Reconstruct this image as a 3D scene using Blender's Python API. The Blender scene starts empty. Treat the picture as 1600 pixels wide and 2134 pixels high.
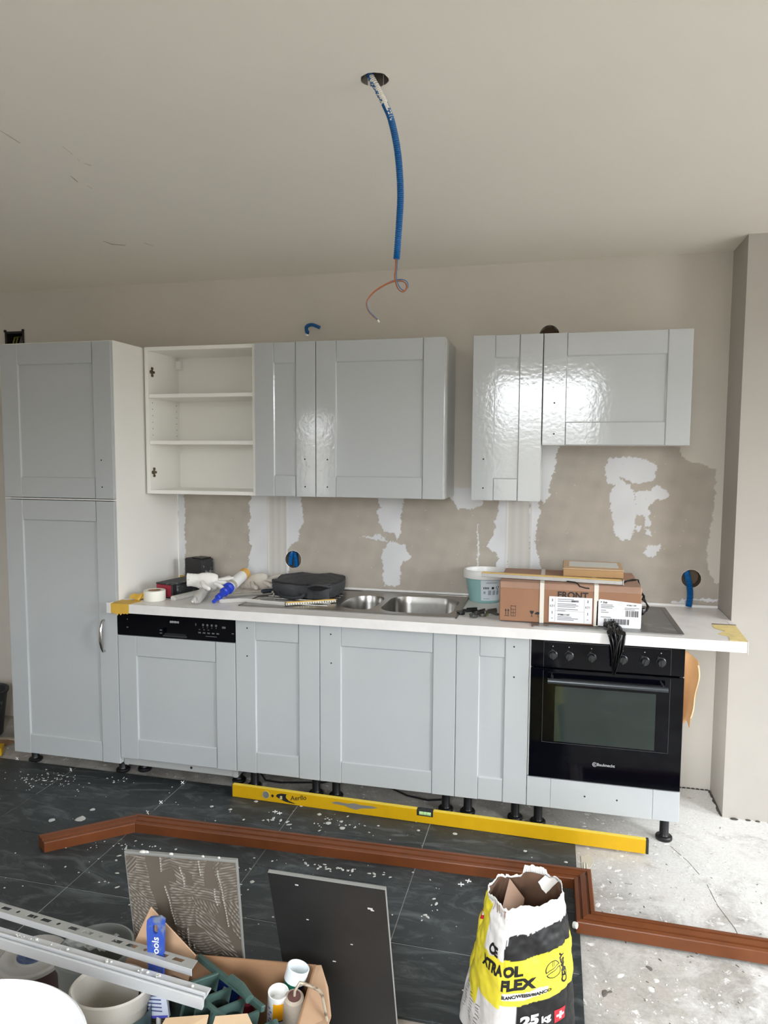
import bpy, bmesh, math, random
import numpy as np
from mathutils import Vector, Matrix, noise
from mathutils.geometry import tessellate_polygon
random.seed(7)
S = bpy.context.scene
COL = S.collection
PI = math.pi

def lin(c):
    return tuple((x/255/12.92 if x/255 <= .04045 else ((x/255+.055)/1.055)**2.4) for x in c)

# ---------------------------------------------------------------- camera
CAM = Vector((1.9814, -2.905, 1.5617)); YAW, PITCH, ROLL, FPX = .2348, -.0813, .0053, 1480.34
F = Vector((-math.sin(YAW)*math.cos(PITCH), math.cos(YAW)*math.cos(PITCH), math.sin(PITCH)))
R0 = Vector((math.cos(YAW), math.sin(YAW), 0)); U0 = R0.cross(F)
R = math.cos(ROLL)*R0 + math.sin(ROLL)*U0; U = -math.sin(ROLL)*R0 + math.cos(ROLL)*U0
cd = bpy.data.cameras.new('camera'); cam = bpy.data.objects.new('camera', cd); COL.objects.link(cam)
cd.sensor_fit = 'HORIZONTAL'; cd.sensor_width = 36; cd.lens = FPX/1600*36; cd.clip_start = .02
cam.matrix_world = Matrix(((R.x, U.x, -F.x, CAM.x), (R.y, U.y, -F.y, CAM.y), (R.z, U.z, -F.z, CAM.z), (0, 0, 0, 1)))
S.camera = cam
# ---------------------------------------------------------------- sky, daylight portals, exposure
SKY = 13.6
w = bpy.data.worlds.new('overcast_sky'); S.world = w; w.use_nodes = True
nt = w.node_tree; nt.nodes.clear()
out = nt.nodes.new('ShaderNodeOutputWorld'); bg = nt.nodes.new('ShaderNodeBackground')
tc = nt.nodes.new('ShaderNodeTexCoord'); sx = nt.nodes.new('ShaderNodeSeparateXYZ'); rp = nt.nodes.new('ShaderNodeValToRGB')
mr = nt.nodes.new('ShaderNodeMapRange'); mr.inputs[1].default_value = -1; mr.inputs[2].default_value = 1
nt.links.new(tc.outputs['Generated'], sx.inputs[0]); nt.links.new(sx.outputs[2], mr.inputs[0]); nt.links.new(mr.outputs[0], rp.inputs[0])
nt.links.new(rp.outputs[0], bg.inputs[0]); nt.links.new(bg.outputs[0], out.inputs[0])
cr = rp.color_ramp; cr.elements[0].position = 0; cr.elements[0].color = (.24, .23, .215, 1)
cr.elements[1].position = 1; cr.elements[1].color = (2.3, 2.42, 2.55, 1)
e = cr.elements.new(.512); e.color = (.24, .235, .22, 1)
e = cr.elements.new(.532); e.color = (.99, 1.03, 1.07, 1)
e = cr.elements.new(.62); e.color = (1.68, 1.76, 1.85, 1)
bg.inputs[1].default_value = SKY
def portal(name, loc, rot, sx_, sy_):
    l = bpy.data.lights.new(name, 'AREA'); l.shape = 'RECTANGLE'; l.size = sx_; l.size_y = sy_; l.cycles.is_portal = True
    o = bpy.data.objects.new(name, l); COL.objects.link(o); o.location = loc; o.rotation_euler = rot
XR, YF, XL, ZC, YW = 4.8, -3.75, -2.4, 2.4602, .574
WR = (-2.5, -1.3, .06, 2.38)      # opening in the right wall: y0 y1 z0 z1
WA = (1.34, 2.4, 1.0, 2.36)     # openings in the wall behind the camera: x0 x1 z0 z1
WB = (-.66, -.28, 1.05, 2.0)
portal('daylight_portal', (XR+.13, (WR[0]+WR[1])/2, (WR[2]+WR[3])/2), (0, PI/2, 0), WR[3]-WR[2], WR[1]-WR[0])
WR_ADDED = (-.75, -.15, .9, 2.2)  # second right-wall opening, unseen, added to bring more light into the room
portal('daylight_portal', (XR+.13, (WR_ADDED[0]+WR_ADDED[1])/2, (WR_ADDED[2]+WR_ADDED[3])/2), (0, PI/2, 0), WR_ADDED[3]-WR_ADDED[2], WR_ADDED[1]-WR_ADDED[0])
portal('daylight_portal', ((WA[0]+WA[1])/2, YF-.13, (WA[2]+WA[3])/2), (PI/2, 0, 0), WA[1]-WA[0], WA[3]-WA[2])
portal('daylight_portal', ((WB[0]+WB[1])/2, YF-.13, (WB[2]+WB[3])/2), (PI/2, 0, 0), WB[1]-WB[0], WB[3]-WB[2])
S.view_settings.view_transform = 'Standard'; S.view_settings.look = 'None'; S.view_settings.gamma = 1
S.view_settings.use_curve_mapping = False; S.view_settings.exposure = 0.0
S.cycles.use_denoising = True; S.cycles.max_bounces = 12; S.cycles.diffuse_bounces = 8; S.cycles.sample_clamp_indirect = 6

# ---------------------------------------------------------------- materials
MATS = {}
def M(name, c=(200, 200, 200), rough=.5, metal=0, var=0, vs=8, bump=0, bs=60, spec=.5, attr=False, coat=0, c2=None, thr=None, trans=0):
    if name in MATS: return MATS[name]
    m = bpy.data.materials.new(name); m.use_nodes = True; t = m.node_tree; N = t.nodes; L = t.links
    b = N['Principled BSDF']; c = lin(c)
    b.inputs['Base Color'].default_value = (*c, 1); b.inputs['Roughness'].default_value = rough
    b.inputs['Metallic'].default_value = metal; b.inputs['Specular IOR Level'].default_value = spec
    b.inputs['Coat Weight'].default_value = coat; b.inputs['Transmission Weight'].default_value = trans
    g = N.new('ShaderNodeNewGeometry')
    src = None
    if attr:
        a = N.new('ShaderNodeAttribute'); a.attribute_name = 'Col'; src = a.outputs['Color']
    if var or c2:
        n = N.new('ShaderNodeTexNoise'); n.inputs['Scale'].default_value = vs; n.inputs['Detail'].default_value = 6; n.inputs['Roughness'].default_value = .6
        L.new(g.outputs['Position'], n.inputs['Vector'])
        if c2:
            r = N.new('ShaderNodeValToRGB'); r.color_ramp.elements[0].position = (thr or .5)-.06; r.color_ramp.elements[1].position = (thr or .5)+.06
            r.color_ramp.elements[0].color = (*c, 1); r.color_ramp.elements[1].color = (*lin(c2), 1)
            L.new(n.outputs['Fac'], r.inputs[0]); src = r.outputs[0]
        else:
            mx = N.new('ShaderNodeMix'); mx.data_type = 'RGBA'; mx.blend_type = 'MULTIPLY'; mx.inputs[0].default_value = 1
            r = N.new('ShaderNodeMapRange'); r.inputs[1].default_value = .25; r.inputs[2].default_value = .75; r.inputs[3].default_value = 1-var; r.inputs[4].default_value = 1+var*.6
            L.new(n.outputs['Fac'], r.inputs[0]); L.new(r.outputs[0], mx.inputs[7])
            if src: L.new(src, mx.inputs[6])
            else: mx.inputs[6].default_value = (*c, 1)
            src = mx.outputs[2]
    if src: L.new(src, b.inputs['Base Color'])
    if bump:
        n2 = N.new('ShaderNodeTexNoise'); n2.inputs['Scale'].default_value = bs; n2.inputs['Detail'].default_value = 3
        L.new(g.outputs['Position'], n2.inputs['Vector'])
        bp = N.new('ShaderNodeBump'); bp.inputs['Strength'].default_value = bump; bp.inputs['Distance'].default_value = .004
        L.new(n2.outputs['Fac'], bp.inputs['Height']); L.new(bp.outputs[0], b.inputs['Normal'])
    MATS[name] = m; return m
def nodes(m): return m.node_tree.nodes, m.node_tree.links, m.node_tree.nodes['Principled BSDF']

DOOR = M('lacquered_white_front', (184, 188, 190), .09, bump=.085, bs=58, spec=.8)
MEL = M('white_melamine', (240, 239, 234), .35)
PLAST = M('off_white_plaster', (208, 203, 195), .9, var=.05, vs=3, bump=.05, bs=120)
CEIL = M('ceiling_paint', (232, 228, 219), .95, var=.03, vs=1.2)
TOPM = M('grey_worktop_laminate', (230, 228, 226), .35, var=.08, vs=14)
STEEL = M('brushed_steel', (170, 168, 164), .28, 1, var=.12, vs=30)
CHROME = M('chrome', (200, 198, 195), .12, 1)
BLK = M('black_plastic', (22, 22, 24), .4)
BGL = M('black_glass', (5, 6, 12), .07, spec=.22)
DARK = M('dark_void', (12, 11, 10), .9)
KRAFT = M('kraft_cardboard', (152, 112, 86), .8, var=.10, vs=7)
KRAFT2 = M('pale_cardboard', (186, 160, 128), .8, var=.06, vs=9)
KRAFTD = M('dusty_brown_cardboard', (150, 115, 88), .85, var=.1, vs=9)
WHT = M('white_plastic', (232, 232, 230), .3)
PAPER = M('white_label_paper', (236, 236, 238), .6)
INK = M('black_ink', (28, 28, 30), .6)
BLUE = M('blue_conduit_plastic', (8, 92, 156), .35)
WPAINT = M('white_paint', (226, 224, 216), .6)
YEL = M('yellow_tape', (214, 172, 66), .6, var=.1, vs=40)
PLDRY = M('dried_plaster', (196, 196, 192), .85, var=.1, vs=50)

# ---------------------------------------------------------------- mesh helpers
class MB:
    def __init__(s): s.v = []; s.f = []; s.mi = []; s.M = Matrix(); s.k = 0
    def add(s, vs, fs, k=None):
        o = len(s.v); s.v += [tuple(s.M @ Vector(p)) for p in vs]; s.f += [tuple(i+o for i in f) for f in fs]; s.mi += [s.k if k is None else k]*len(fs); return s
    def box(s, x0, x1, y0, y1, z0, z1, b=0, k=None):
        if not b:
            return s.add([(x0,y0,z0),(x1,y0,z0),(x1,y1,z0),(x0,y1,z0),(x0,y0,z1),(x1,y0,z1),(x1,y1,z1),(x0,y1,z1)],
                         [(0,3,2,1),(4,5,6,7),(0,1,5,4),(1,2,6,5),(2,3,7,6),(3,0,4,7)], k)
        bm = bmesh.new()
        for x, sx_ in ((x0,1),(x1,-1)):
            for y, sy_ in ((y0,1),(y1,-1)):
                for z, sz in ((z0,1),(z1,-1)):
                    bm.verts.new((x, y+sy_*b, z+sz*b)); bm.verts.new((x+sx_*b, y, z+sz*b)); bm.verts.new((x+sx_*b, y+sy_*b, z))
        bmesh.ops.convex_hull(bm, input=bm.verts); bmesh.ops.dissolve_limit(bm, angle_limit=.01, verts=bm.verts, edges=bm.edges)
        bm.verts.index_update(); s.add([v.co[:] for v in bm.verts], [tuple(v.index for v in f.verts) for f in bm.faces], k); bm.free(); return s
    def prism(s, poly, ax, a, b, k=None):
        n = len(poly); mk = {'x': lambda p, t: (t, p[0], p[1]), 'y': lambda p, t: (p[0], t, p[1]), 'z': lambda p, t: (p[0], p[1], t)}[ax]
        vs = [mk(p, a) for p in poly]+[mk(p, b) for p in poly]
        return s.add(vs, [tuple(range(n))[::-1], tuple(range(n, 2*n))]+[(i, (i+1) % n, n+(i+1) % n, n+i) for i in range(n)], k)
    def plate(s, outer, holes, z0, z1, k=None):
        loops = [outer]+holes; flat = [p for l in loops for p in l]; n = len(flat)
        tris = tessellate_polygon([[Vector((p[0], p[1], 0)) for p in l] for l in loops])
        vs = [(p[0], p[1], z1) for p in flat]+[(p[0], p[1], z0) for p in flat]
        fs = [tuple(t) for t in tris]+[tuple(i+n for i in t[::-1]) for t in tris]
        o = 0
        for l in loops:
            m = len(l); fs += [(o+i, o+(i+1) % m, n+o+(i+1) % m, n+o+i) for i in range(m)]; o += m
        return s.add(vs, fs, k)
    def tube(s, pts, r, n=10, k=None, cap=True, kf=None, sq=1):
        pts = [Vector(p) for p in pts]; rs = r if hasattr(r, '__len__') else [r]*len(pts); m = len(pts)
        T = [(pts[min(i+1, m-1)]-pts[max(i-1, 0)]).normalized() for i in range(m)]
        a = Vector((0, 0, 1)) if abs(T[0].z) < .9 else Vector((1, 0, 0)); nx = (a-T[0]*a.dot(T[0])).normalized(); vs = []
        for i in range(m):
            nx = (nx-T[i]*nx.dot(T[i])).normalized(); ny = T[i].cross(nx)
            for j in range(n):
                t = 2*PI*j/n; vs.append(pts[i]+nx*math.cos(t)*rs[i]+ny*math.sin(t)*rs[i]*sq)
        o0 = len(s.f)
        fs = [(i*n+j, i*n+(j+1) % n, (i+1)*n+(j+1) % n, (i+1)*n+j) for i in range(m-1) for j in range(n)]
        if cap: fs += [tuple(range(n))[::-1], tuple(range((m-1)*n, m*n))]
        s.add(vs, fs, k)
        if kf:
            for i in range(m-1):
                for j in range(n): s.mi[o0+i*n+j] = kf(i/(m-1), j)
        return s
    def lathe(s, prof, c=(0, 0, 0), n=24, k=None, d=None, sx_=1, sy_=1):
        q = Matrix.Translation(c) @ (Vector(d).to_track_quat('Z', 'Y').to_matrix().to_4x4() if d else Matrix())
        m = len(prof); vs = [q @ Vector((r*sx_*math.cos(2*PI*j/n), r*sy_*math.sin(2*PI*j/n), z)) for r, z in prof for j in range(n)]
        fs = [(i*n+j, i*n+(j+1) % n, (i+1)*n+(j+1) % n, (i+1)*n+j) for i in range(m-1) for j in range(n)]
        if prof[0][0] > 1e-5: fs.append(tuple(range(n))[::-1])
        if prof[-1][0] > 1e-5: fs.append(tuple(range((m-1)*n, m*n)))
        return s.add(vs, fs, k)
    def shell(s, prof, c=(0, 0, 0), n=28, k=None, d=None, sx_=1, sy_=1):   # open lathe: no caps
        q = Matrix.Translation(c) @ (Vector(d).to_track_quat('Z', 'Y').to_matrix().to_4x4() if d else Matrix())
        m = len(prof); vs = [q @ Vector((r*sx_*math.cos(2*PI*j/n), r*sy_*math.sin(2*PI*j/n), z)) for r, z in prof for j in range(n)]
        return s.add(vs, [(i*n+j, i*n+(j+1) % n, (i+1)*n+(j+1) % n, (i+1)*n+j) for i in range(m-1) for j in range(n)], k)
    def grid(s, fn, nu, nv, k=None, kf=None):
        vs = [fn(i/nu, j/nv) for j in range(nv+1) for i in range(nu+1)]; o0 = len(s.f)
        s.add(vs, [(j*(nu+1)+i, j*(nu+1)+i+1, (j+1)*(nu+1)+i+1, (j+1)*(nu+1)+i) for j in range(nv) for i in range(nu)], k)
        if kf:
            for j in range(nv):
                for i in range(nu): s.mi[o0+j*nu+i] = kf((i+.5)/nu, (j+.5)/nv)
        return s
    def text(s, t, size, o, ux, uy, k=None, align='LEFT', fn=None, bold=0):
        c = bpy.data.curves.new('t', 'FONT'); c.body = t; c.size = size; c.align_x = align; c.offset = bold; c.resolution_u = 3
        ob = bpy.data.objects.new('t', c); me = bpy.data.meshes.new_from_object(ob)
        o, ux, uy = Vector(o), Vector(ux), Vector(uy)
        vs = [(fn(v.co.x, v.co.y) if fn else o+ux*v.co.x+uy*v.co.y) for v in me.vertices]
        if fn:
            bm = bmesh.new(); bm.from_mesh(me); bmesh.ops.triangulate(bm, faces=bm.faces)
            for _ in range(3):
                E_ = [e_ for e_ in bm.edges if e_.calc_length() > .004]
                if E_: bmesh.ops.subdivide_edges(bm, edges=E_, cuts=1); bmesh.ops.triangulate(bm, faces=[f for f in bm.faces if len(f.verts) > 3])
            bm.verts.index_update(); vs = [fn(v.co.x, v.co.y) for v in bm.verts]; s.add(vs, [tuple(v.index for v in f.verts) for f in bm.faces], k); bm.free()
        else: s.add(vs, [tuple(p.vertices) for p in me.polygons], k)
        bpy.data.objects.remove(ob); bpy.data.curves.remove(c); bpy.data.meshes.remove(me); return s
    def mesh(s, name, mats, smooth=35, normals=True):
        me = bpy.data.meshes.new(name); me.from_pydata(s.v, [], s.f)
        for m in (mats if isinstance(mats, (list, tuple)) else [mats]): me.materials.append(m)
        me.polygons.foreach_set('material_index', s.mi)
        if normals:
            bm = bmesh.new(); bm.from_mesh(me); bmesh.ops.recalc_face_normals(bm, faces=bm.faces); bm.to_mesh(me); bm.free()
        if smooth:
            me.polygons.foreach_set('use_smooth', [True]*len(me.polygons)); me.set_sharp_from_angle(angle=math.radians(smooth))
        me.update(); return me
    def build(s, name, mats, parent=None, smooth=35, normals=True):
        me = s.mesh(name, mats, smooth, normals); return place(name, me, parent)
WORLD = {}
def place(name, me, parent=None):
    o = bpy.data.objects.new(name, me); COL.objects.link(o)
    if parent: base = WORLD[parent.name]; o.parent = parent
    else:
        c = [v.co for v in me.vertices]; base = Vector(((min(p.x for p in c)+max(p.x for p in c))/2, (min(p.y for p in c)+max(p.y for p in c))/2, min(p.z for p in c))); o.location = base
    me.transform(Matrix.Translation(-base)); WORLD[o.name] = base; return o
def link(name, me, loc, parent=None, rot=0):          # an instance of a shared local mesh
    o = bpy.data.objects.new(name, me); COL.objects.link(o)
    if parent: o.parent = parent; o.location = Vector(loc)-WORLD[parent.name]
    else: o.location = loc
    o.rotation_euler = (0, 0, rot); WORLD[o.name] = Vector(loc); return o
def tag(o, label, cat, group=None, kind=None):
    o['label'] = label; o['category'] = cat
    if group: o['group'] = group
    if kind: o['kind'] = kind
    return o
def thing(name, label, cat, loc, group=None):
    o = bpy.data.objects.new(name, None); COL.objects.link(o); o.location = loc; o.empty_display_size = .05
    WORLD[o.name] = Vector(loc); return tag(o, label, cat, group)
def struct(o): o['kind'] = 'structure'; return o
def remesh(o, vox, it=4):
    m = o.modifiers.new('fuse', 'REMESH'); m.mode = 'VOXEL'; m.voxel_size = vox; m.use_smooth_shade = True
    m = o.modifiers.new('soft', 'SMOOTH'); m.iterations = it; return o
def rotz(a, c): return Matrix.Translation(c) @ Matrix.Rotation(a, 4, 'Z')
def circ(x, y, r, n=28, ry=None): return [(x+r*math.cos(2*PI*i/n), y+(ry or r)*math.sin(2*PI*i/n)) for i in range(n)]
def rrect(x0, x1, y0, y1, r, n=6):
    P = []
    for cx, cy, a in ((x1-r, y1-r, 0), (x0+r, y1-r, PI/2), (x0+r, y0+r, PI), (x1-r, y0+r, 3*PI/2)):
        P += [(cx+r*math.cos(a+PI/2*i/n), cy+r*math.sin(a+PI/2*i/n)) for i in range(n+1)]
    return P
def painted(me, cols):
    a = me.color_attributes.new('Col', 'FLOAT_COLOR', 'POINT'); buf = np.ones((len(me.vertices), 4), np.float32); buf[:, :3] = cols
    a.data.foreach_set('color', buf.ravel())
# ================================================================ the setting
# --- ceiling with the lamp hole
HOLE = (1.538, -1.17, .034)
b = MB(); b.plate([(XL-.1, YF-.1), (XR+.1, YF-.1), (XR+.1, YW+.1), (XL-.1, YW+.1)], [[(x+random.uniform(-.0015, .0015), y+random.uniform(-.0015, .0015)) for x, y in circ(HOLE[0], HOLE[1], HOLE[2])]], ZC, ZC+.1)
ceil_o = struct(b.build('ceiling', CEIL)); ceil_o['label'] = 'off-white plastered ceiling'
b = MB(); b.shell([(.0325, -.045), (.0325, .0)], (HOLE[0], HOLE[1], ZC+.0455)); b.k = 1; b.lathe([(.036, 0), (.036, .004)], (HOLE[0], HOLE[1], ZC+.04))
b.build('lamp_hole_lining', [M('hole_grey', (112, 106, 98), .9), DARK], ceil_o, normals=False)
# --- concrete floor
CONC = bpy.data.materials.new('dusty_concrete'); CONC.use_nodes = True; N, L, B = nodes(CONC)
def nz(scale, detail=6, rough=.6, dist=0, vec=None, N=None, L=None):
    n = N.new('ShaderNodeTexNoise'); n.inputs['Scale'].default_value = scale; n.inputs['Detail'].default_value = detail; n.inputs['Roughness'].default_value = rough; n.inputs['Distortion'].default_value = dist
    L.new(vec, n.inputs['Vector']); return n.outputs['Fac']
def ramp(src, p0, c0, p1, c1, N, L):
    r = N.new('ShaderNodeValToRGB'); r.color_ramp.elements[0].position = p0; r.color_ramp.elements[1].position = p1
    r.color_ramp.elements[0].color = (*c0, 1); r.color_ramp.elements[1].color = (*c1, 1); L.new(src, r.inputs[0]); return r.outputs[0]
def mix(a, b_, f, N, L, mode='MIX'):
    m = N.new('ShaderNodeMix'); m.data_type = 'RGBA'; m.blend_type = mode
    for s_, i in ((a, 6), (b_, 7)):
        if isinstance(s_, tuple): m.inputs[i].default_value = (*s_, 1)
        else: L.new(s_, m.inputs[i])
    if isinstance(f, float): m.inputs[0].default_value = f
    else: L.new(f, m.inputs[0])
    return m.outputs[2]
pos = N.new('ShaderNodeNewGeometry').outputs['Position']
mp = N.new('ShaderNodeMapping'); mp.inputs['Scale'].default_value = (1, 1, 1); L.new(pos, mp.inputs[0]); pv = mp.outputs[0]
c = ramp(nz(3.2, 8, .65, .6, pv, N, L), .35, lin((134, 129, 121)), .68, lin((190, 187, 181)), N, L)
syz = N.new('ShaderNodeSeparateXYZ'); L.new(pos, syz.inputs[0]); ym = N.new('ShaderNodeMapRange'); ym.inputs[1].default_value = -.95; ym.inputs[2].default_value = -.1; L.new(syz.outputs[1], ym.inputs[0])
um = N.new('ShaderNodeMapRange'); um.inputs[1].default_value = 1.95; um.inputs[2].default_value = 2.45; L.new(syz.outputs[0], um.inputs[0]); nm = N.new('ShaderNodeMapRange'); nm.inputs[1].default_value = .3; nm.inputs[2].default_value = .7; am = N.new('ShaderNodeMath'); am.operation = 'MULTIPLY_ADD'; am.inputs[1].default_value = .62; L.new(ym.outputs[0], am.inputs[0]); L.new(nz(3.6, 9, .72, .8, pv, N, L), nm.inputs[0]); L.new(nm.outputs[0], am.inputs[2])
c = mix(c, lin((222, 221, 219)), mix((0, 0, 0), ramp(am.outputs[0], .50, (0, 0, 0), 1.15, (.9, .9, .9), N, L), um.outputs[0], N, L), N, L)
sc = ramp(nz(90, 6, .75, 0, pv, N, L), .35, (.86, .86, .86), .65, (1.1, 1.1, 1.1), N, L); c = mix(c, sc, 1.0, N, L, 'MULTIPLY')
pink = ramp(nz(1.7, 4, .6, 0, pv, N, L), .56, (0, 0, 0), .72, (.55, .55, .55), N, L); c = mix(c, lin((188, 168, 160)), pink, N, L)
wh = ramp(nz(26, 5, .7, .4, pv, N, L), .60, (0, 0, 0), .66, (1, 1, 1), N, L); c = mix(c, lin((226, 225, 222)), wh, N, L)
dk = ramp(nz(38, 4, .7, .8, pv, N, L), .30, (1, 1, 1), .345, (0, 0, 0), N, L); c = mix(c, lin((96, 92, 86)), dk, N, L)
L.new(c, B.inputs['Base Color']); B.inputs['Roughness'].default_value = .85
bp = N.new('ShaderNodeBump'); bp.inputs['Strength'].default_value = .35; bp.inputs['Distance'].default_value = .006; L.new(nz(30, 6, .7, 0, pv, N, L), bp.inputs['Height']); L.new(bp.outputs[0], B.inputs['Normal'])
b = MB(); b.box(XL-.1, XR+.1, YF-.1, YW+.1, -.12, 0)
floor = struct(b.build('floor', CONC, smooth=0)); floor['label'] = 'bare dusty concrete screed floor'
# --- dark floor tiles, one object each
TILE = bpy.data.materials.new('anthracite_tile'); TILE.use_nodes = True; N, L, B = nodes(TILE)
pos = N.new('ShaderNodeNewGeometry').outputs['Position']
c = ramp(nz(5, 6, .6, .5, pos, N, L), .3, lin((40, 44, 46)), .7, lin((56, 60, 61)), N, L)
mp = N.new('ShaderNodeMapping'); mp.inputs['Scale'].default_value = (1.2, 3.4, 1); mp.inputs['Rotation'].default_value = (0, 0, .35); L.new(pos, mp.inputs[0])
hz = ramp(nz(2.6, 5, .7, 2.6, mp.outputs[0], N, L), .5, (0, 0, 0), .74, (.55, .55, .55), N, L); c = mix(c, lin((120, 126, 127)), hz, N, L)
sp = ramp(nz(70, 3, .6, .3, pos, N, L), .70, (0, 0, 0), .74, (.8, .8, .8), N, L); ms = ramp(nz(2.2, 3, .5, 0, pos, N, L), .5, (0, 0, 0), .62, (1, 1, 1), N, L)
c = mix(c, lin((176, 178, 176)), mix((0, 0, 0), sp, ms, N, L), N, L)
L.new(c, B.inputs['Base Color']); B.inputs['Roughness'].default_value = .5; B.inputs['Specular IOR Level'].default_value = .45
rr = N.new('ShaderNodeMapRange'); rr.inputs[3].default_value = .32; rr.inputs[4].default_value = .7; L.new(nz(2.6, 5, .7, 2.6, mp.outputs[0], N, L), rr.inputs[0]); L.new(rr.outputs[0], B.inputs['Roughness'])
XJ = [-1.47, -.875, -.28, .319, .913, 1.508, 2.1]; YJ = [.051, -.236, -.522, -.809, -1.097]
b = MB(); b.box(-.2955, .2955, -.1418, .1418, 0, .0095, .0008); tme = b.mesh('tile', TILE, 0)
for i in range(6):
    for j in range(4):
        o = link('tile', tme, ((XJ[i]+XJ[i+1])/2, (YJ[j]+YJ[j+1])/2, .0006+.0004*((i*3+j*5) % 3)), floor)
        o.scale.x = (XJ[i+1]-XJ[i]-.003)/.591
b = MB()
for x in XJ[1:-1]: b.box(x-.0016, x+.0016, -1.09, .045, .0002, .0088)
for y in YJ[1:-1]: b.box(-1.4, 2.09, y-.0009, y+.0009, .0002, .0084)
o = b.build('joint_dust', M('joint_dust', (168, 170, 168), .9), floor, smooth=0); o['kind'] = 'stuff'
# --- walls
WALLM = PLAST
def poly_in(px, pz, P):
    inside = np.zeros(px.shape, bool); n = len(P)
    for i in range(n):
        x1, z1 = P[i]; x2, z2 = P[(i+1) % n]
        if z1 == z2: continue
        c_ = ((z1 > pz) != (z2 > pz)) & (px < (x2-x1)*(pz-z1)/(z2-z1)+x1); inside ^= c_
    return inside
POLY = {'compound':[[(0.427,1.347),(0.418,1.27),(0.426,1.232),(0.409,1.194),(0.419,1.143),(0.413,1.091),(0.427,1.066),(0.415,1.027),(0.407,0.988),(0.401,0.949),(0.414,0.872),(0.408,0.828),(0.523,0.833),(0.527,1.349)],[(0.626,1.35),(0.703,1.352),(0.711,1.28),(0.718,1.195),(0.694,1.171),(0.691,1.111),(0.646,1.082),(0.632,1.058),(0.637,0.952),(0.631,0.829),(0.62,0.828)],[(1.116,1.359),(1.116,1.318),(1.141,1.289),(1.111,1.279),(1.124,1.223),(1.142,1.172),(1.199,1.167),(1.222,1.129),(1.236,1.168),(1.238,1.263),(1.255,1.362)],[(1.026,1.144),(1.102,1.127),(1.15,1.116),(1.17,1.122),(1.125,1.155),(1.102,1.157),(1.097,1.142)],[(1.187,1.123),(1.267,1.103),(1.262,1.081),(1.292,1.046),(1.245,1.015),(1.233,0.992),(1.238,0.911),(1.224,0.896),(1.156,0.893),(1.141,0.922),(1.148,0.996),(1.135,1.047),(1.15,1.092)],[(1.717,1.359),(1.717,1.328),(1.723,1.279),(1.7,1.241),(1.71,1.211),(1.692,1.163),(1.663,1.108),(1.708,1.086),(1.727,1.056),(1.718,1.018),(1.71,0.827),(1.773,0.83),(1.763,1.36)],[(1.867,1.362),(1.908,1.362),(1.908,1.337),(1.921,1.284),(1.902,1.226),(1.899,1.17),(1.905,1.103),(1.926,1.045),(1.926,0.838),(1.879,0.836)],[(1.9,1.626),(1.995,1.626),(1.996,1.601),(1.981,1.485),(1.954,1.4),(1.964,1.375),(1.933,1.324),(1.919,1.346),(1.895,1.346)],[(1.479,2.134),(1.489,1.343),(1.506,1.319),(1.526,1.291),(1.596,1.297),(1.638,1.31),(1.654,1.357),(1.641,2.129)],[(2.21,1.514),(2.23,1.55),(2.317,1.557),(2.404,1.542),(2.44,1.516),(2.434,1.461),(2.407,1.438),(2.349,1.429),(2.319,1.442),(2.277,1.463),(2.259,1.423),(2.225,1.431),(2.213,1.478)],[(2.278,1.461),(2.345,1.4),(2.352,1.322),(2.351,1.212),(2.334,1.168),(2.287,1.167),(2.262,1.191),(2.241,1.319),(2.235,1.384)],[(2.35,1.391),(2.408,1.401),(2.443,1.426),(2.496,1.398),(2.493,1.371),(2.462,1.357),(2.443,1.366),(2.411,1.323),(2.42,1.24),(2.401,1.231),(2.387,1.287),(2.353,1.286)],[(2.393,1.1),(2.405,1.134),(2.465,1.155),(2.468,1.123),(2.438,1.088)],[(2.355,1.23),(2.38,1.235),(2.373,1.208),(2.358,1.203)],[(2.393,1.222),(2.415,1.218),(2.43,1.183),(2.411,1.191)],[(2.523,0.883),(2.578,0.901),(2.591,0.898),(2.592,0.873),(2.527,0.867)],[(2.609,0.907),(2.726,0.909),(2.726,0.902),(2.672,0.888),(2.646,0.9),(2.609,0.901)],[(1.619,1.222),(1.626,1.223),(1.629,1.002),(1.622,1.002)],[(-0.001,1.365),(0.039,1.366),(0.039,1.052),(0.026,0.854),(-0.012,0.825)]],'band':[[(0.527,1.349),(0.626,1.35),(0.62,0.828),(0.523,0.833)],[(1.763,1.36),(1.867,1.362),(1.879,0.824),(1.773,0.818)]],'plaster':[[(2.527,1.67),(2.53,1.607),(2.54,1.563),(2.588,1.526),(2.618,1.535),(2.651,1.518),(2.694,1.497),(2.691,1.384),(2.685,1.277),(2.672,1.195),(2.673,1.058),(2.687,1.012),(2.713,0.982),(2.791,0.952),(2.82,1.669)]]}
H1, H2 = (.662, 1.009, .0455), (2.606, .997, .0425)
RX0, RX1, RZ0, RZ1 = .0, 2.7252, .86, 1.72
VENT = (1.943, 2.124, .045); SM = (.742, 2.178, .012)
OUT = [(-1.055, 2.10), (-.942, 2.10), (-.940, 2.236), (-1.057, 2.237)]
b = MB()
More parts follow.
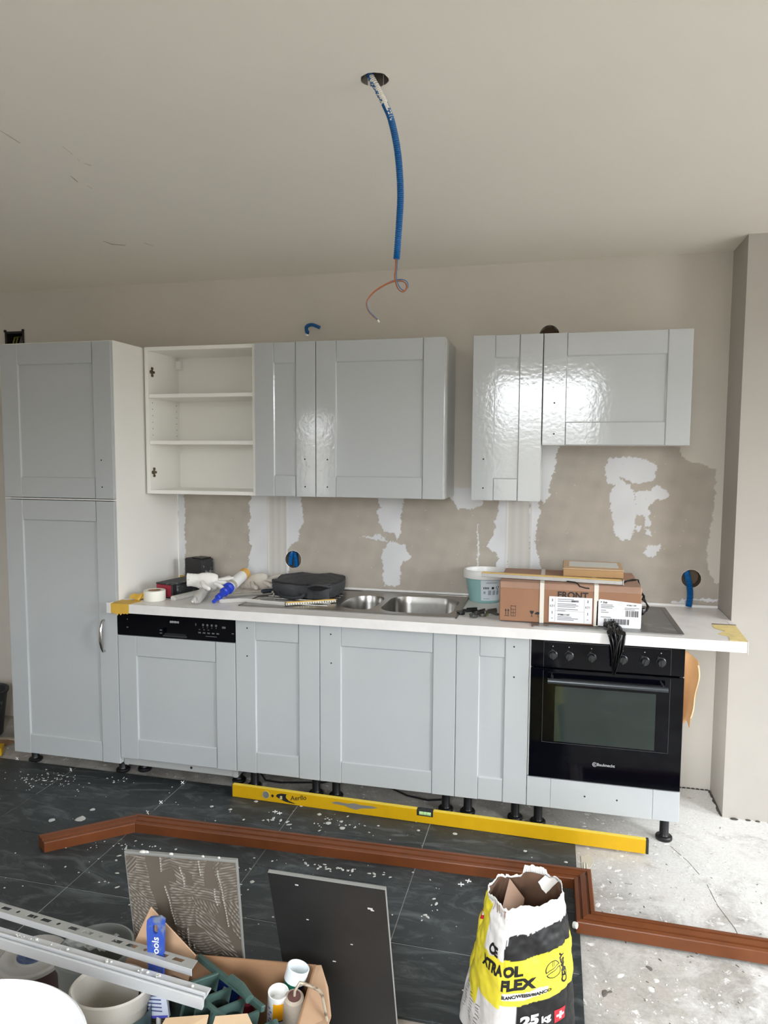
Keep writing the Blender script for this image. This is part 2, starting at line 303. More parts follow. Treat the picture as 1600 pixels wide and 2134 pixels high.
# plaster part of the back wall, in the (x, z) plane, with its openings
def yplate(outer, holes, y0, y1):
    m = MB(); m.plate(outer, holes, y0, y1); b.add([(v[0], v[2], v[1]) for v in m.v], m.f)
yplate([(XL-.1, 0), (RX0, 0), (RX0, ZC+.01), (XL-.1, ZC+.01)], [OUT], YW, YW+.1)
yplate([(RX0, 0), (RX1+.02, 0), (RX1+.02, RZ0), (RX0, RZ0)], [], YW, YW+.1)
yplate([(RX0, RZ1), (RX1+.02, RZ1), (RX1+.02, ZC+.01), (RX0, ZC+.01)], [circ(VENT[0], VENT[1], VENT[2]), circ(SM[0], SM[1], SM[2], 16, .02)], YW, YW+.1)
wall_back = struct(b.build('wall_back', WALLM, smooth=0)); wall_back['label'] = 'back wall, off-white plaster above and below a band of raw plasterboard'
# raw plasterboard band with filled joints, a fine relief
st = .004; nx = int((RX1-RX0)/st); nzv = int((RZ1-RZ0)/st)
gx, gz = np.meshgrid(np.linspace(RX0, RX1, nx+1), np.linspace(RZ0, RZ1, nzv+1))
rs = np.random.RandomState(3)
def snoise(sc, amp, seed):
    r = np.random.RandomState(seed); v = np.zeros_like(gx)
    for _ in range(10):
        a = r.uniform(0, 2*PI); f_ = sc*r.uniform(.6, 1.7); v += np.sin((gx*math.cos(a)+gz*math.sin(a))*f_+r.uniform(0, 6.28))
    return v*amp/3.2
jx = snoise(160, .0035, 1)+snoise(420, .0022, 2); jz = snoise(150, .0035, 3)+snoise(400, .0022, 4)
col = np.zeros(gx.shape+(3,)); base = np.array(lin((176, 168, 157)))
fib = 1+.05*snoise(60, .8, 5)+.05*(rs.rand(*gx.shape)-.5)+.06*snoise(9, .8, 9)
col[:] = base*fib[..., None]; hgt = np.zeros_like(gx)
fill = np.array(lin((215, 216, 218))); band = np.array(lin((200, 198, 192))); pl = np.array(lin((206, 201, 192)))
for P in POLY['compound']:
    m_ = poly_in(gx+jx, gz+jz, P); col[m_] = (fill*(1+.05*snoise(35, .8, 11)[..., None]))[m_]; hgt[m_] = .0012+.0004*snoise(80, .5, 12)[m_]
for P in POLY['band']:
    m_ = poly_in(gx, gz, P); x0_ = min(p[0] for p in P); x1_ = max(p[0] for p in P); sv = 1+.04*np.sin((gx-x0_)/(x1_-x0_)*19)
    col[m_] = (band*sv[..., None])[m_]; hgt[m_] = .0006
    for xe in (x0_, x1_):
        m_ = (abs(gx-xe) < .0035) & (gz > .88) & (gz < 1.36); hgt[m_] = .0022; col[m_] = np.array(lin((212, 211, 207)))
for P in POLY['plaster']:
    m_ = poly_in(gx+jx, gz+jz, P); col[m_] = pl; hgt[m_] = .0012
m_ = (gz+jz*.6 > 1.40) & (gx+jx < 1.9); col[m_] = pl; hgt[m_] = .0010
m_ = (gx > 2.52) & (gz > 1.60); col[m_] = pl; hgt[m_] = .001
sp_ = rs.rand(*gx.shape) > .9993; col[sp_] = lin((205, 200, 190))
idx = -np.ones(gx.shape, int); faces = []; X = gx.copy(); Z = gz.copy()
for hx, hz_, hr in (H1, H2):
    d = np.hypot(X-hx, Z-hz_); near = abs(d-hr) < st*.75; X[near] = hx+(X[near]-hx)/d[near]*hr; Z[near] = hz_+(Z[near]-hz_)/d[near]*hr
cx_ = (X[:-1, :-1]+X[1:, 1:]+X[1:, :-1]+X[:-1, 1:])/4; cz_ = (Z[:-1, :-1]+Z[1:, 1:]+Z[1:, :-1]+Z[:-1, 1:])/4
keep = np.ones(cx_.shape, bool)
for hx, hz_, hr in (H1, H2): keep &= np.hypot(cx_-hx, cz_-hz_) > hr*.985
ids = np.arange(gx.size).reshape(gx.shape)
q = np.stack([ids[:-1, :-1], ids[:-1, 1:], ids[1:, 1:], ids[1:, :-1]], -1)[keep]
me = bpy.data.meshes.new('plasterboard'); me.from_pydata(np.stack([X.ravel(), (YW-hgt).ravel(), Z.ravel()], 1).tolist(), [], q.tolist())
PB = M('plasterboard_and_filler', rough=.9, attr=True); me.materials.append(PB); painted(me, np.clip(col.reshape(-1, 3), 0, 1))
me.polygons.foreach_set('use_smooth', [True]*len(me.polygons)); me.update()
o = place('plasterboard_band', me, wall_back); o['label'] = 'raw grey-brown plasterboard with white filler patches'
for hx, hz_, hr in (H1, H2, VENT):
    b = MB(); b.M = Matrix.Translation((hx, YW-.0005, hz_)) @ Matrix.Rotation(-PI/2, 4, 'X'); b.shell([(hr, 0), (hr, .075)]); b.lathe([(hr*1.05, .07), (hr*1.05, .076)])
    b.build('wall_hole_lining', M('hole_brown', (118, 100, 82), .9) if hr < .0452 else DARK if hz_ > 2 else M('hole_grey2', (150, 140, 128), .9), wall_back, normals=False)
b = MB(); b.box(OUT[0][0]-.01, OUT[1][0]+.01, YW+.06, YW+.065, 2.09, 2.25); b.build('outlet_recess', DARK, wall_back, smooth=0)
# pillar, side walls, wall behind the camera with windows
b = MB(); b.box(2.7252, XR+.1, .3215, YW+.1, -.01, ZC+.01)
wp = struct(b.build('wall_alcove', M('toned_down_plaster', (174, 169, 162), .9, var=.05, vs=3, bump=.05, bs=120), smooth=0)); wp['label'] = 'projecting plastered wall to the right of the kitchen alcove'  # wall plaster with its colour darkened to offset the strong light here
b = MB(); b.box(XL-.1, XL, YF-.1, YW+.1, -.01, ZC+.01); struct(b.build('wall_left', WALLM, smooth=0))
b = MB()
for y_a, y_b in ((YF-.1, WR[0]), (WR[1], WR_ADDED[0]), (WR_ADDED[1], YW+.1)): b.box(XR, XR+.25, y_a, y_b, -.01, ZC+.01)
for W_ in (WR, WR_ADDED): b.box(XR, XR+.25, W_[0], W_[1], -.01, W_[2]); b.box(XR, XR+.25, W_[0], W_[1], W_[3], ZC+.01)
struct(b.build('wall_right', WALLM, smooth=0))
b = MB(); xs = [XL-.1, WB[0], WB[1], WA[0], WA[1], XR+.1]
b.box(xs[0], xs[1], YF-.25, YF, -.01, ZC+.01); b.box(xs[2], xs[3], YF-.25, YF, -.01, ZC+.01); b.box(xs[4], xs[5], YF-.25, YF, -.01, ZC+.01)
for W_ in (WA, WB): b.box(W_[0], W_[1], YF-.25, YF, -.01, W_[2]); b.box(W_[0], W_[1], YF-.25, YF, W_[3], ZC+.01)
struct(b.build('wall_front', WALLM, smooth=0))
PVC = M('window_frame_white', (225, 225, 222), .35)
def window(n, fn, w0, w1, z0, z1, parts):
    b = MB(); t = .055
    def bar(a0, a1, c0, c1): fn(b, a0, a1, c0, c1)
    bar(w0, w1, z0, z0+t); bar(w0, w1, z1-t, z1); bar(w0, w0+t, z0+t, z1-t); bar(w1-t, w1, z0+t, z1-t)
    for i in range(1, parts):
        m_ = w0+(w1-w0)*i/parts; bar(m_-t*.8, m_+t*.8, z0+t, z1-t)
    return struct(b.build('window_%d' % n, PVC, smooth=0))
window(1, lambda b, a0, a1, c0, c1: b.box(XR+.03, XR+.09, a0, a1, c0, c1), *WR, 1)
window(4, lambda b, a0, a1, c0, c1: b.box(XR+.03, XR+.09, a0, a1, c0, c1), *WR_ADDED, 1)  # frame of the added, unseen right-wall opening
window(2, lambda b, a0, a1, c0, c1: b.box(a0, a1, YF-.09, YF-.03, c0, c1), *WA, 1)
window(3, lambda b, a0, a1, c0, c1: b.box(a0, a1, YF-.09, YF-.03, c0, c1), *WB, 1)
# gap at the foot of the pillar: dark crumbly edge
b = MB()
for i in range(46):
    if random.random() < .35: continue
    x = 2.735+i*.03+random.uniform(-.01, .01); r_ = random.uniform(.003, .009)*(1.6 if i < 3 else 1)
    b.lathe([(0, 0), (r_, .001), (r_*.7, .004), (0, .005)], (x, .3185-random.uniform(0, .006), 0), 6, sx_=1.8)
for i in range(22): b.lathe([(0, 0), (random.uniform(.003, .008), .001), (.004, .004), (0, .005)], (2.7235-random.uniform(0, .004), .33+i*.011, 0), 6, sy_=1.8)
for i in range(10): b.lathe([(0, 0), (.006, .001), (.004, .004), (0, .005)], (2.53+i*.02, YW-.004, 0), 6, sx_=1.8)
o = b.build('crack_rubble', M('rubble_dark', (74, 70, 64), .95), floor); o['kind'] = 'stuff'
b = MB(); zc = ZC-.0003
for P_, r in (([(.448, -1.143), (.447, -1.103), (.444, -1.061)], .0016), ([(.427, -.816), (.421, -.79), (.415, -.764)], .003), ([(.426, -.73), (.424, -.70)], .0014), ([(.09, -.163), (.099, -.118), (.148, -.086)], .0035), ([(.246, -.101), (.259, -.054)], .0018), ([(.55, -1.014), (.542, -.957)], .0012), ([(.534, -.894), (.544, -.872)], .0016), ([(.538, -.93), (.53, -.91)], .0014)):
    b.tube([(x, y, zc) for x, y in P_], [r*.4]+[r]*(len(P_)-2)+[r*.5], 6, sq=.3)
b.build('plaster_cracks', M('ceiling_crack', (150, 144, 132), .9), ceil_o, smooth=0)['kind'] = 'stuff'
# ================================================================ kitchen units
WDOOR = .098
stile_cache = {}
def shaker(root, x0, x1, z0, z1, Y, holes=(), name='door', mat=None, recess=True):
    mat = mat or DOOR; x0 += .0014; x1 -= .0014; z0 += .0012; z1 -= .0012; w_ = WDOOR; T = .019
    b = MB(); b.box(x0+w_-.012, x1-w_+.012, Y+.0085, Y+.016, z0+w_-.012, z1-w_+.012)
    d = b.build(name, mat, root, smooth=0)
    pr = [(0, T), (0, .0016), (.0016, 0), (w_-.0045, 0), (w_, .0045), (w_, T)]
    b = MB(); b.prism([(x0+a, Y+y) for a, y in pr], 'z', z0, z1); b.build('stile', mat, d, smooth=0)
    b = MB(); b.prism([(x1-a, Y+y) for a, y in pr], 'z', z0, z1); b.build('stile', mat, d, smooth=0)
    g = .0007
    for za, sg in ((z0, 1), (z1, -1)):
        b = MB(); b.prism([(Y+y, za+sg*a) for a, y in pr], 'x', x0+w_+g-.0045*0, x1-w_-g); b.build('rail', mat, d, smooth=0)
    drill(d, holes, Y); return d
def drill(d, holes, Y):
    for hx, hz in holes:
        b = MB(); b.M = Matrix.Translation((hx, Y+.0002, hz)) @ Matrix.Rotation(PI/2, 4, 'X'); b.lathe([(0, 0), (.0036, 0), (.0036, .0008), (0, .0008)], n=10); b.build('screw_hole', INK, d, smooth=0)
def carcass(root, x0, x1, y0, y1, z0, z1, t=.016, mat=None, front=False, name='carcass'):
    b = MB(); e_ = .0006; x0 += e_; x1 -= e_
    b.box(x0, x0+t, y0, y1, z0, z1, .0008); b.box(x1-t, x1, y0, y1, z0, z1, .0008); b.box(x0+t, x1-t, y0, y1, z0, z0+t); b.box(x0+t, x1-t, y0, y1, z1-t, z1)
    b.box(x0+t, x1-t, y1-.012, y1-.006, z0+t, z1-t); return b.build(name, mat or MEL, root, smooth=0)
def foot_mesh(h):
    b = MB(); b.lathe([(.031, 0), (.033, .003), (.033, .012), (.030, .016), (.021, .018), (.018, .024), (.018, h-.012), (.024, h-.010), (.024, h)], n=20); return b.mesh('foot', BLK)
F11 = foot_mesh(.1095); F08 = foot_mesh(.0775); F05 = foot_mesh(.068)
def feet(root, x0, x1, me, y=.088, back=.46, z=.0012):
    for x in (x0+.048, x1-.048):
        for yy in (y, back): link('foot', me, (x, yy, z if yy < .05 else 0.0), root)
ZB, ZT = .1112, .8245
# tall cabinet
t = thing('tall_cabinet', 'tall light grey-white larder cabinet at the far left of the kitchen run', 'cabinet', (-.298, .28, 0))
carcass(t, -.597, 0, .0205, .57, .0795, 2.076)
d = shaker(t, -.597, 0, 1.3465, 2.0702, 0, [(-.062, 1.527), (-.061, 1.402)]); d['label'] = 'upper door with two drilled screw holes'
d = shaker(t, -.597, 0, .0791, 1.3365, 0); d['label'] = 'long lower door with a metal handle'
b = MB(); P_ = [(-.068, -.004, .774), (-.068, -.018, .772), (-.068, -.024, .76), (-.068, -.031, .73), (-.068, -.033, .70), (-.068, -.031, .67), (-.068, -.024, .64), (-.068, -.018, .628), (-.068, -.004, .626)]
b.tube(P_, [.006, .0055, .006, .0085, .0095, .0085, .006, .0055, .006], 12); h = b.build('handle', CHROME, d); h['label'] = 'curved chrome handle'
b = MB(); b.box(-.595, .0, -.0015, .019, 1.3385, 1.3445, .001); b.build('edge_strip', WHT, t, smooth=0)
feet(t, -.597, 0, F08)
# dishwasher
t = thing('dishwasher', 'built-in dishwasher with black control panel and white front, beside the tall cabinet', 'dishwasher', (.3, .28, 0))
b = MB(); b.box(.003, .597, .022, .565, .075, .8235); b.build('body', M('steel_grey_body', (120, 122, 122), .5), t, smooth=0)
b = MB(); b.box(.004, .596, .02, .045, .071, .1105, .002); b.prism([(0.012, .0705), (.03, .0705), (.03, .1), (.012, .1)], 'y', .017, .022); b.prism([(.575, .0705), (.593, .0705), (.593, .1), (.575, .1)], 'y', .017, .022)
bp_ = b.build('base_panel', M('pale_grey_steel', (166, 168, 166), .5), t, smooth=0)
b = MB(); b.M = Matrix.Translation((.36, .0195, .0915)) @ Matrix.Rotation(PI/2, 4, 'X'); b.lathe([(0, 0), (.006, 0), (.006, .001), (0, .001)], n=14); b.build('screw_hole', INK, bp_)
d = shaker(t, 0, .6, ZB, .7085, 0); d['label'] = 'white shaker front'
b = MB(); px0, px1, pz0, pz1 = .242, .357, .722, .757
for a in ((.0015, px0, .7105, .8225), (px1, .5985, .7105, .8225), (px0, px1, .7105, pz0), (px0, px1, pz1, .8225)): b.box(a[0], a[1], -.0005, .02, a[2], a[3])
b.box(px0, px1, .014, .02, pz0, pz1)
cp = b.build('control_panel', BGL, t, smooth=0); cp['label'] = 'glossy black control panel'
b = MB(); b.prism([(-.003, .716), (.014, .724), (.014, .729), (-.003, .722)], 'x', px0-.004, px1+.004); b.build('handle_lip', M('grey_black', (52, 54, 56), .35), cp, smooth=0)
GREYINK = M('pale_grey_print', (168, 170, 172), .5)
b = MB(); b.text('SIEMENS', .0125, (.298, -.0012, .782), (1, 0, 0), (0, 0, 1), align='CENTER', bold=.0006); b.build('lettering', GREYINK, cp, smooth=0)
bt = MB(); bt.box(-.0045, .0045, -.003, 0, -.005, .005, .001); btm = bt.mesh('button', M('button_grey', (95, 98, 98), .4), 0)
for i in range(4): link('button', btm, (.443+i*.0215, -.0006, .782), cp)
for x in (.541, .549): link('button', btm, (x, -.0006, .776), cp)
DIMINK = M('dim_grey_print', (96, 98, 98), .5)
b = MB()
for i in range(4): b.box(.441+i*.0215, .444+i*.0215, -.0011, -.0006, .768, .772)
for i in range(5): b.box(.418+i*.0225, .431+i*.0225, -.0011, -.0006, .742, .748)
for i in range(3): b.box(.421+i*.022, .428+i*.022, -.0011, -.0006, .758, .761)
b.box(.455, .51, -.0011, -.0006, .729, .7315); b.box(.404, .408, -.0011, -.0006, .776, .787); b.box(.583, .594, -.0011, -.0006, .748, .752)
b.box(.222, .234, -.0011, -.0006, .742, .747); b.box(.222, .234, -.0011, -.0006, .728, .733); b.box(.052, .056, -.0011, -.0006, .783, .788); b.box(.05, .058, -.0011, -.0006, .745, .75)
b.build('panel_symbols', DIMINK, cp, smooth=0)['kind'] = 'stuff'
feet(t, 0, .6, F05, y=.125)
# three base cabinets
def base(label, x0, x1, holes, sides=True):
    t = thing('base_cabinet', label, 'cabinet', ((x0+x1)/2, .28, 0), 'white base cabinets under the worktop')
    carcass(t, x0, x1, .0205, .56, ZB, ZT); shaker(t, x0, x1, ZB, ZT+.0005, 0, holes); feet(t, x0, x1, F11)
    return t
base('narrow white base cabinet directly right of the dishwasher', .6, 1.0, [(.658, .781), (.657, .653)])
# sink cabinet has no top, the bowls hang in it
t = thing('base_cabinet', 'wide white sink base cabinet below the steel sink bowls', 'cabinet', (1.3, .28, 0), 'white base cabinets under the worktop')
b = MB(); b.box(1.0006, 1.0166, .0205, .56, ZB, ZT); b.box(1.5834, 1.5994, .0205, .56, ZB, ZT); b.box(1.0166, 1.5834, .0205, .56, ZB, ZB+.016); b.box(1.0166, 1.5834, .55, .556, ZB, ZT); b.build('carcass', MEL, t, smooth=0)
shaker(t, 1.0, 1.6, ZB, ZT+.0005, 0, [(1.051, .778), (1.053, .65)]); feet(t, 1.0, 1.6, F11)
base('narrowest white base cabinet directly left of the black oven', 1.6, 1.9, [(1.838, .777), (1.84, .65)])
# oven housing
t = thing('oven_cabinet', 'white cabinet housing the black oven, with a plain drawer front below it', 'cabinet', (2.2, .28, 0))
b = MB(); b.box(1.9006, 1.916, .0205, .56, ZB, ZT, .0008); b.box(2.479, 2.4946, .0205, .56, ZB, ZT, .0008); b.box(1.916, 2.479, .0205, .56, ZB, ZB+.016); b.box(1.916, 2.479, .0205, .56, .215, .231); b.build('carcass', MEL, t, smooth=0)
dr = MB(); dr.box(1.997, 2.393, 0, .019, ZB, .2355, .0012); dr = dr.build('drawer_front', DOOR, t, smooth=0)
for xa, xb in ((1.9014, 1.9962), (2.3938, 2.4936)):
    b = MB(); b.box(xa, xb, 0, .019, ZB, .2355, .0012); b.build('stile', DOOR, dr, smooth=0)
drill(dr, [(2.133, .176), (2.258, .175)], 0); feet(t, 1.9, 2.5, F11, y=.075)
# oven
t = thing('oven', 'black glass built-in oven with six knobs and a bar handle', 'oven', (2.2, .28, .232))
b = MB(); b.box(1.9175, 2.4775, .022, .52, .2325, .822); b.build('body', BLK, t, smooth=0)
b = MB(); b.box(1.907, 2.4925, -.001, .0195, .7015, .8225, .002); fa = b.build('control_panel', BGL, t, smooth=0)
b = MB(); b.box(1.907, 2.4925, -.004, .0195, .2395, .6975, .002); od = b.build('door', BGL, t, smooth=0); od['label'] = 'black glass oven door'
b = MB(); b.box(2.005, 2.391, -.0052, -.0042, .398, .6265); b.build('window_pane', M('oven_pane_glass', (40, 49, 46), .06, spec=.4), od, smooth=0)
LINE = M('engraved_grey', (62, 64, 70), .4)
b = MB(); b.box(1.9565, 1.9578, -.0047, -.0042, .391, .690); b.box(2.4415, 2.4428, -.0047, -.0042, .391, .690); b.box(1.9565, 2.4428, -.0047, -.0042, .3905, .3918); b.build('border_line', LINE, od, smooth=0)
b = MB(); b.box(1.9565, 1.9578, -.0017, -.0012, .704, .808); b.box(2.4415, 2.4428, -.0017, -.0012, .704, .808); b.box(1.9565, 2.4428, -.0017, -.0012, .807, .8083); b.build('border_line', LINE, fa, smooth=0)
b = MB(); b.text('Bauknecht', .0165, (2.176, -.0048, .312), (1, 0, 0), (0, 0, 1), bold=.0003)
b.M = Matrix.Translation((2.168, -.0046, .3165)) @ Matrix.Rotation(PI/2, 4, 'X')
b.plate(circ(0, 0, .0095, 20, .0095), [circ(.0012, 0, .0078, 20)], 0, .0004); b.plate(circ(0.001, 0, .005, 16), [circ(.002, 0, .0034, 16)], 0, .0004)
b.build('lettering', GREYINK, od, smooth=0)
HND = M('dark_brushed_metal', (74, 78, 82), .3, .6)
b = MB(); b.tube([(1.975, -.047, .660), (2.428, -.047, .660)], .0105, 16)
for x in (1.992, 2.411): b.tube([(x, -.004, .668), (x, -.03, .668), (x, -.045, .664)], .0055, 10)
b.build('handle', HND, od)
kb = MB(); kb.lathe([(.019, 0), (.019, .006), (.0155, .008), (.0145, .024), (.012, .027), (0, .028)], n=24); kb.box(-.003, .003, -.0145, .0145, .024, .0305, .001); kme = kb.mesh('knob', M('knob_black', (38, 40, 42), .3))
mk = MB(); mk.lathe([(0, 0), (.0022, 0), (.0022, .0005), (0, .0005)], n=10); mkm = mk.mesh('knob_mark', GREYINK, 0)
for x in (1.993, 2.056, 2.143, 2.262, 2.344, 2.405):
    o = link('knob', kme, (x, -.001, .7565), fa); o.rotation_euler = (PI/2, random.uniform(-.3, .3), 0)
    o = link('knob_mark', mkm, (x, -.0011, .7905), fa); o.rotation_euler = (PI/2, 0, 0)
# ---------------------------------------------------------------- wall cabinets
YU, ZU0, ZU1 = .238, 1.3603, 2.0775
t = thing('wall_cabinet', 'open wall cabinet without a door, two shelves visible', 'cabinet', (.3, .4, ZU0), 'white wall cabinets')
b = MB(); X0, X1, T, Y0, Y1 = .0125, .5985, .018, .2565, .5725
for a in ((X0, X0+T, Y0, Y1, ZU0, ZU1), (X1-T, X1, Y0, Y1, ZU0, ZU1), (X0+T, X1-T, Y0, Y1, ZU0, ZU0+T), (X0+T, X1-T, Y0, Y1, ZU1-T, ZU1)): b.box(*a, .0008)
b.build('carcass', MEL, t, smooth=0)
b = MB(); b.box(X0+T, X1-T, Y1-.022, Y1-.018, ZU0+T, ZU1-T); b.build('back_panel', MEL, t, smooth=0)
for z in (1.604, 1.832):
    b = MB(); b.box(X0+T+.001, X1-T-.001, Y0+.004, Y1-.023, z, z+.018, .0008); b.build('shelf', MEL, t, smooth=0)
hb = MB(); hb.box(0, .004, -.006, .006, -.024, .024, .001); hb.box(0, .007, -.018, .018, -.006, .006, .001); hb.tube([(0, -.012, 0), (.010, -.012, 0)], .0085, 12); hb.tube([(0, 0, .017), (.006, 0, .017)], .007, 10); hb.tube([(0, 0, -.017), (.006, 0, -.017)], .007, 10)
hme = hb.mesh('hinge_plate', M('bronze_metal', (98, 88, 66), .35, .8))
for z in (1.465, 1.960): link('hinge_plate', hme, (X0+T, Y0+.035, z), t)
ph = MB(); ph.tube([(-.0006, 0, 0), (.0005, 0, 0)], .0024, 8); phm = ph.mesh('peg_hole', DARK, 0)
for i in range(6): link('peg_hole', phm, (X0+T, Y0+.035, 1.65+i*.032), t); link('peg_hole', phm, (X0+T, Y1-.05, 1.65+i*.032), t)
b = MB(); b.box(X0+T, X0+T+.03, Y1-.052, Y1-.0225, 2.0, 2.045, .003); b.build('hanger_bracket', WHT, t, smooth=0)
def wallcab(label, x0, x1, z0, holes):
    t = thing('wall_cabinet', label, 'cabinet', ((x0+x1)/2, .4, z0), 'white wall cabinets')
    carcass(t, x0, x1, .2585, .5705, z0, ZU1, mat=M('grey_white_carcass', (210, 212, 212), .4)); shaker(t, x0, x1, z0, ZU1, YU, holes); return t
wallcab('narrow white wall cabinet immediately right of the open cabinet', .5995, .9019, ZU0, [(.849, 1.536), (.85, 1.408)])
wallcab('wide white wall cabinet above the sink', .9025, 1.503, ZU0, [(.959, 1.535), (.959, 1.408)])
wallcab('narrow glossy white wall cabinet with a bright window reflection, left of the short hood cabinet', 1.6235, 1.9235, ZU0, [(1.677, 1.542), (1.677, 1.415)])
wallcab('short wide white wall cabinet above the hob, highest bottom edge', 1.9245, 2.520, 1.6039, [(1.974, 1.783), (1.975, 1.652)])
# ---------------------------------------------------------------- worktop, sink, hob
t = thing('worktop', 'long grey-white laminate worktop running from the tall cabinet to the alcove wall', 'worktop', (1.35, .26, .825))
WZ0, WZ1 = .8252, .8665
b = MB(); b.plate([(.0015, -.0475), (2.7005, -.0475), (2.7225, .3), (2.7235, .572), (.0015, .572)], [rrect(1.005, 1.575, .085, .475, .05)], WZ0, WZ1); b.build('board', TOPM, t, smooth=0)
b = MB(); b.box(-.022, .0013, -.049, -.022, WZ0-.004, WZ1+.004, .001); b.box(2.7012, 2.7036, -.049, .29, WZ0-.004, WZ1+.001, .0005); b.build('end_strip', M('worktop_end_white', (222, 220, 216), .4), t, smooth=0)
def tape(pts, parent=t, z=.0012, mat=YEL, nm='adhesive_tape'):
    b = MB(); b.prism(pts, 'z', WZ1+.0002, WZ1+z); return b.build(nm, mat, parent, smooth=0)
b = MB(); jag = [(.001, WZ0-.001)]+[(.001+i*.0085, WZ0-(.002 if i % 2 else random.uniform(.003, .014))) for i in range(1, 11)]+[(.094, WZ0)]
b.prism(jag+[(.095, WZ1+.001), (.001, WZ1+.001)], 'y', -.0487, -.0477); b.prism([(.001, -.048), (.095, -.048), (.112, .03), (.08, .06), (.02, .035), (.002, .04)], 'z', WZ1+.0002, WZ1+.0012)
o = b.build('adhesive_tape', YEL, t, smooth=0); o['label'] = 'yellow adhesive tape wrapped round the front corner'
b = MB(); b.grid(lambda u, v: (.035+u*.075, .045+v*.035+.02*u, WZ1+.003+.03*math.sin(v*PI)**1*(.6+.5*u)+.004*math.sin(u*9)), 10, 6); b.tube([(.1, .02, WZ1+.008), (.107, .045, WZ1+.03), (.105, .07, WZ1+.008)], .006, 8, sq=.4)
o = b.build('loose_tape', YEL, t); o['label'] = 'crumpled loose yellow tape'
b = MB(); b.prism([(2.628, .215), (2.72, .225), (2.703, -.045), (2.64, -.04), (2.65, .02), (2.62, .06), (2.655, .11), (2.625, .15)], 'z', WZ1+.0002, WZ1+.0012); o = b.build('adhesive_tape', M('pale_yellow_tape', (226, 206, 140), .6, var=.22, vs=26), t, smooth=0); o['label'] = 'torn pale yellow tape at the right end'
b = MB(); b.box(2.63, 2.722, .222, .228, WZ1, WZ1+.004); b.box(2.0, 2.016, .535, .571, WZ1, WZ1+.003); b.build('edge_bead', M('brown_grey', (112, 98, 90), .7), t, smooth=0)
b = MB(); b.box(.0015, 2.7225, .556, .5715, WZ1, WZ1+.012, .003); b.build('upstand', TOPM, t, smooth=0)
b = MB(); b.box(.022, .052, .535, .552, WZ1, WZ1+.035, .002); o = b.build('loose_tape', YEL, t, smooth=0); o['label'] = 'yellow tape scrap in the back corner'
# sink
t = thing('sink', 'stainless steel double bowl sink with a drainer, set in the worktop', 'sink', (1.09, .29, WZ1))
small = [(1.035, .19), (1.05, .155), (1.09, .125), (1.13, .113), (1.175, .118), (1.20, .15), (1.207, .25), (1.205, .37), (1.185, .41), (1.14, .425), (1.09, .415), (1.05, .37), (1.032, .30)]
def smooth_loop(P, it=2):
    for _ in range(it):
        Q = []
        for i in range(len(P)):
            a, c_ = Vector(P[i]), Vector(P[(i+1) % len(P)]); Q += [tuple(a*.75+c_*.25), tuple(a*.25+c_*.75)]
        P = Q
    return P
small = smooth_loop(small); big = rrect(1.232, 1.562, .105, .455, .085, 8)
b = MB(); b.plate(rrect(.592, 1.594, .052, .535, .02), [small, big], WZ1+.0004, WZ1+.003)
for x0, x1, y0, y1 in ((.592, 1.594, .052, .060), (.592, 1.594, .527, .535), (.592, .600, .052, .535), (1.586, 1.594, .052, .535)): b.box(x0, x1, y0, y1, WZ1+.0005, WZ1+.0065, .002)
b.build('rim', STEEL, t, smooth=0)
def bowl(P, dep_):
    b = MB(); cx = sum(p[0] for p in P)/len(P); cy = sum(p[1] for p in P)/len(P); n = len(P)
    rings = [(1.0, WZ1+.003), (.985, WZ1-.006), (.965, WZ1-.03), (.93, WZ1-dep_+.03), (.88, WZ1-dep_+.008), (.78, WZ1-dep_), (.12, WZ1-dep_-.004), (.0, WZ1-dep_-.004)]
    vs = [(cx+(x-cx)*k, cy+(y-cy)*k, z) for k, z in rings for x, y in P]
    b.add(vs, [(i*n+j, i*n+(j+1) % n, (i+1)*n+(j+1) % n, (i+1)*n+j) for i in range(len(rings)-1) for j in range(n)])
    o = b.build('bowl', STEEL, t, 60); b = MB(); b.lathe([(0, 0), (.035, 0), (.037, .003), (.030, .004), (0, .002)], (cx, cy, WZ1-dep_-.003)); b.build('drain', CHROME, o); return o
bowl(small, .12)['label'] = 'small half bowl'; bowl(big, .16)['label'] = 'large main bowl'
for i in range(7):
    b = MB(); b.tube([(.64, .14+i*.05, WZ1+.0035), (.99, .14+i*.05, WZ1+.0035)], .004, 8, sq=.6); b.build('drainer_rib', STEEL, t)
# hob
t = thing('hob', 'dusty glass ceramic hob in a steel frame, partly under the large carton', 'hob', (2.2, .25, WZ1))
b = MB(); b.plate(rrect(1.905, 2.487, -.006, .506, .012), [rrect(1.925, 2.467, .014, .486, .006)], WZ1+.0003, WZ1+.005); b.build('frame', M('worn_steel', (138, 138, 136), .38, .8), t, smooth=0)
HG = M('dusty_hob_glass', (98, 100, 100), .3, c2=(136, 138, 138), vs=9, thr=.6)
b = MB(); b.box(1.9255, 2.4665, .0145, .4855, WZ1+.0003, WZ1+.0045); b.build('glass_top', HG, t, smooth=0)
HT = WZ1+.0052
# ================================================================ things on the worktop
# masking tape roll
b = MB(); b.lathe([(.031, 0), (.0495, 0), (.0505, .002), (.0505, .046), (.0495, .048), (.031, .048), (.031, 0)], (.155, .072, WZ1+.001), 36)
o = b.build('tape_roll', M('masking_tape_cream', (232, 231, 220), .6), None); tag(o, 'roll of cream white masking tape at the left front end of the worktop', 'tape')
b = MB(); b.shell([(.0308, .001), (.0308, .047), (.0285, .047), (.0285, .001), (.0308, .001)], (.155, .072, WZ1+.001), 30); b.build('cardboard_core', KRAFTD, o)
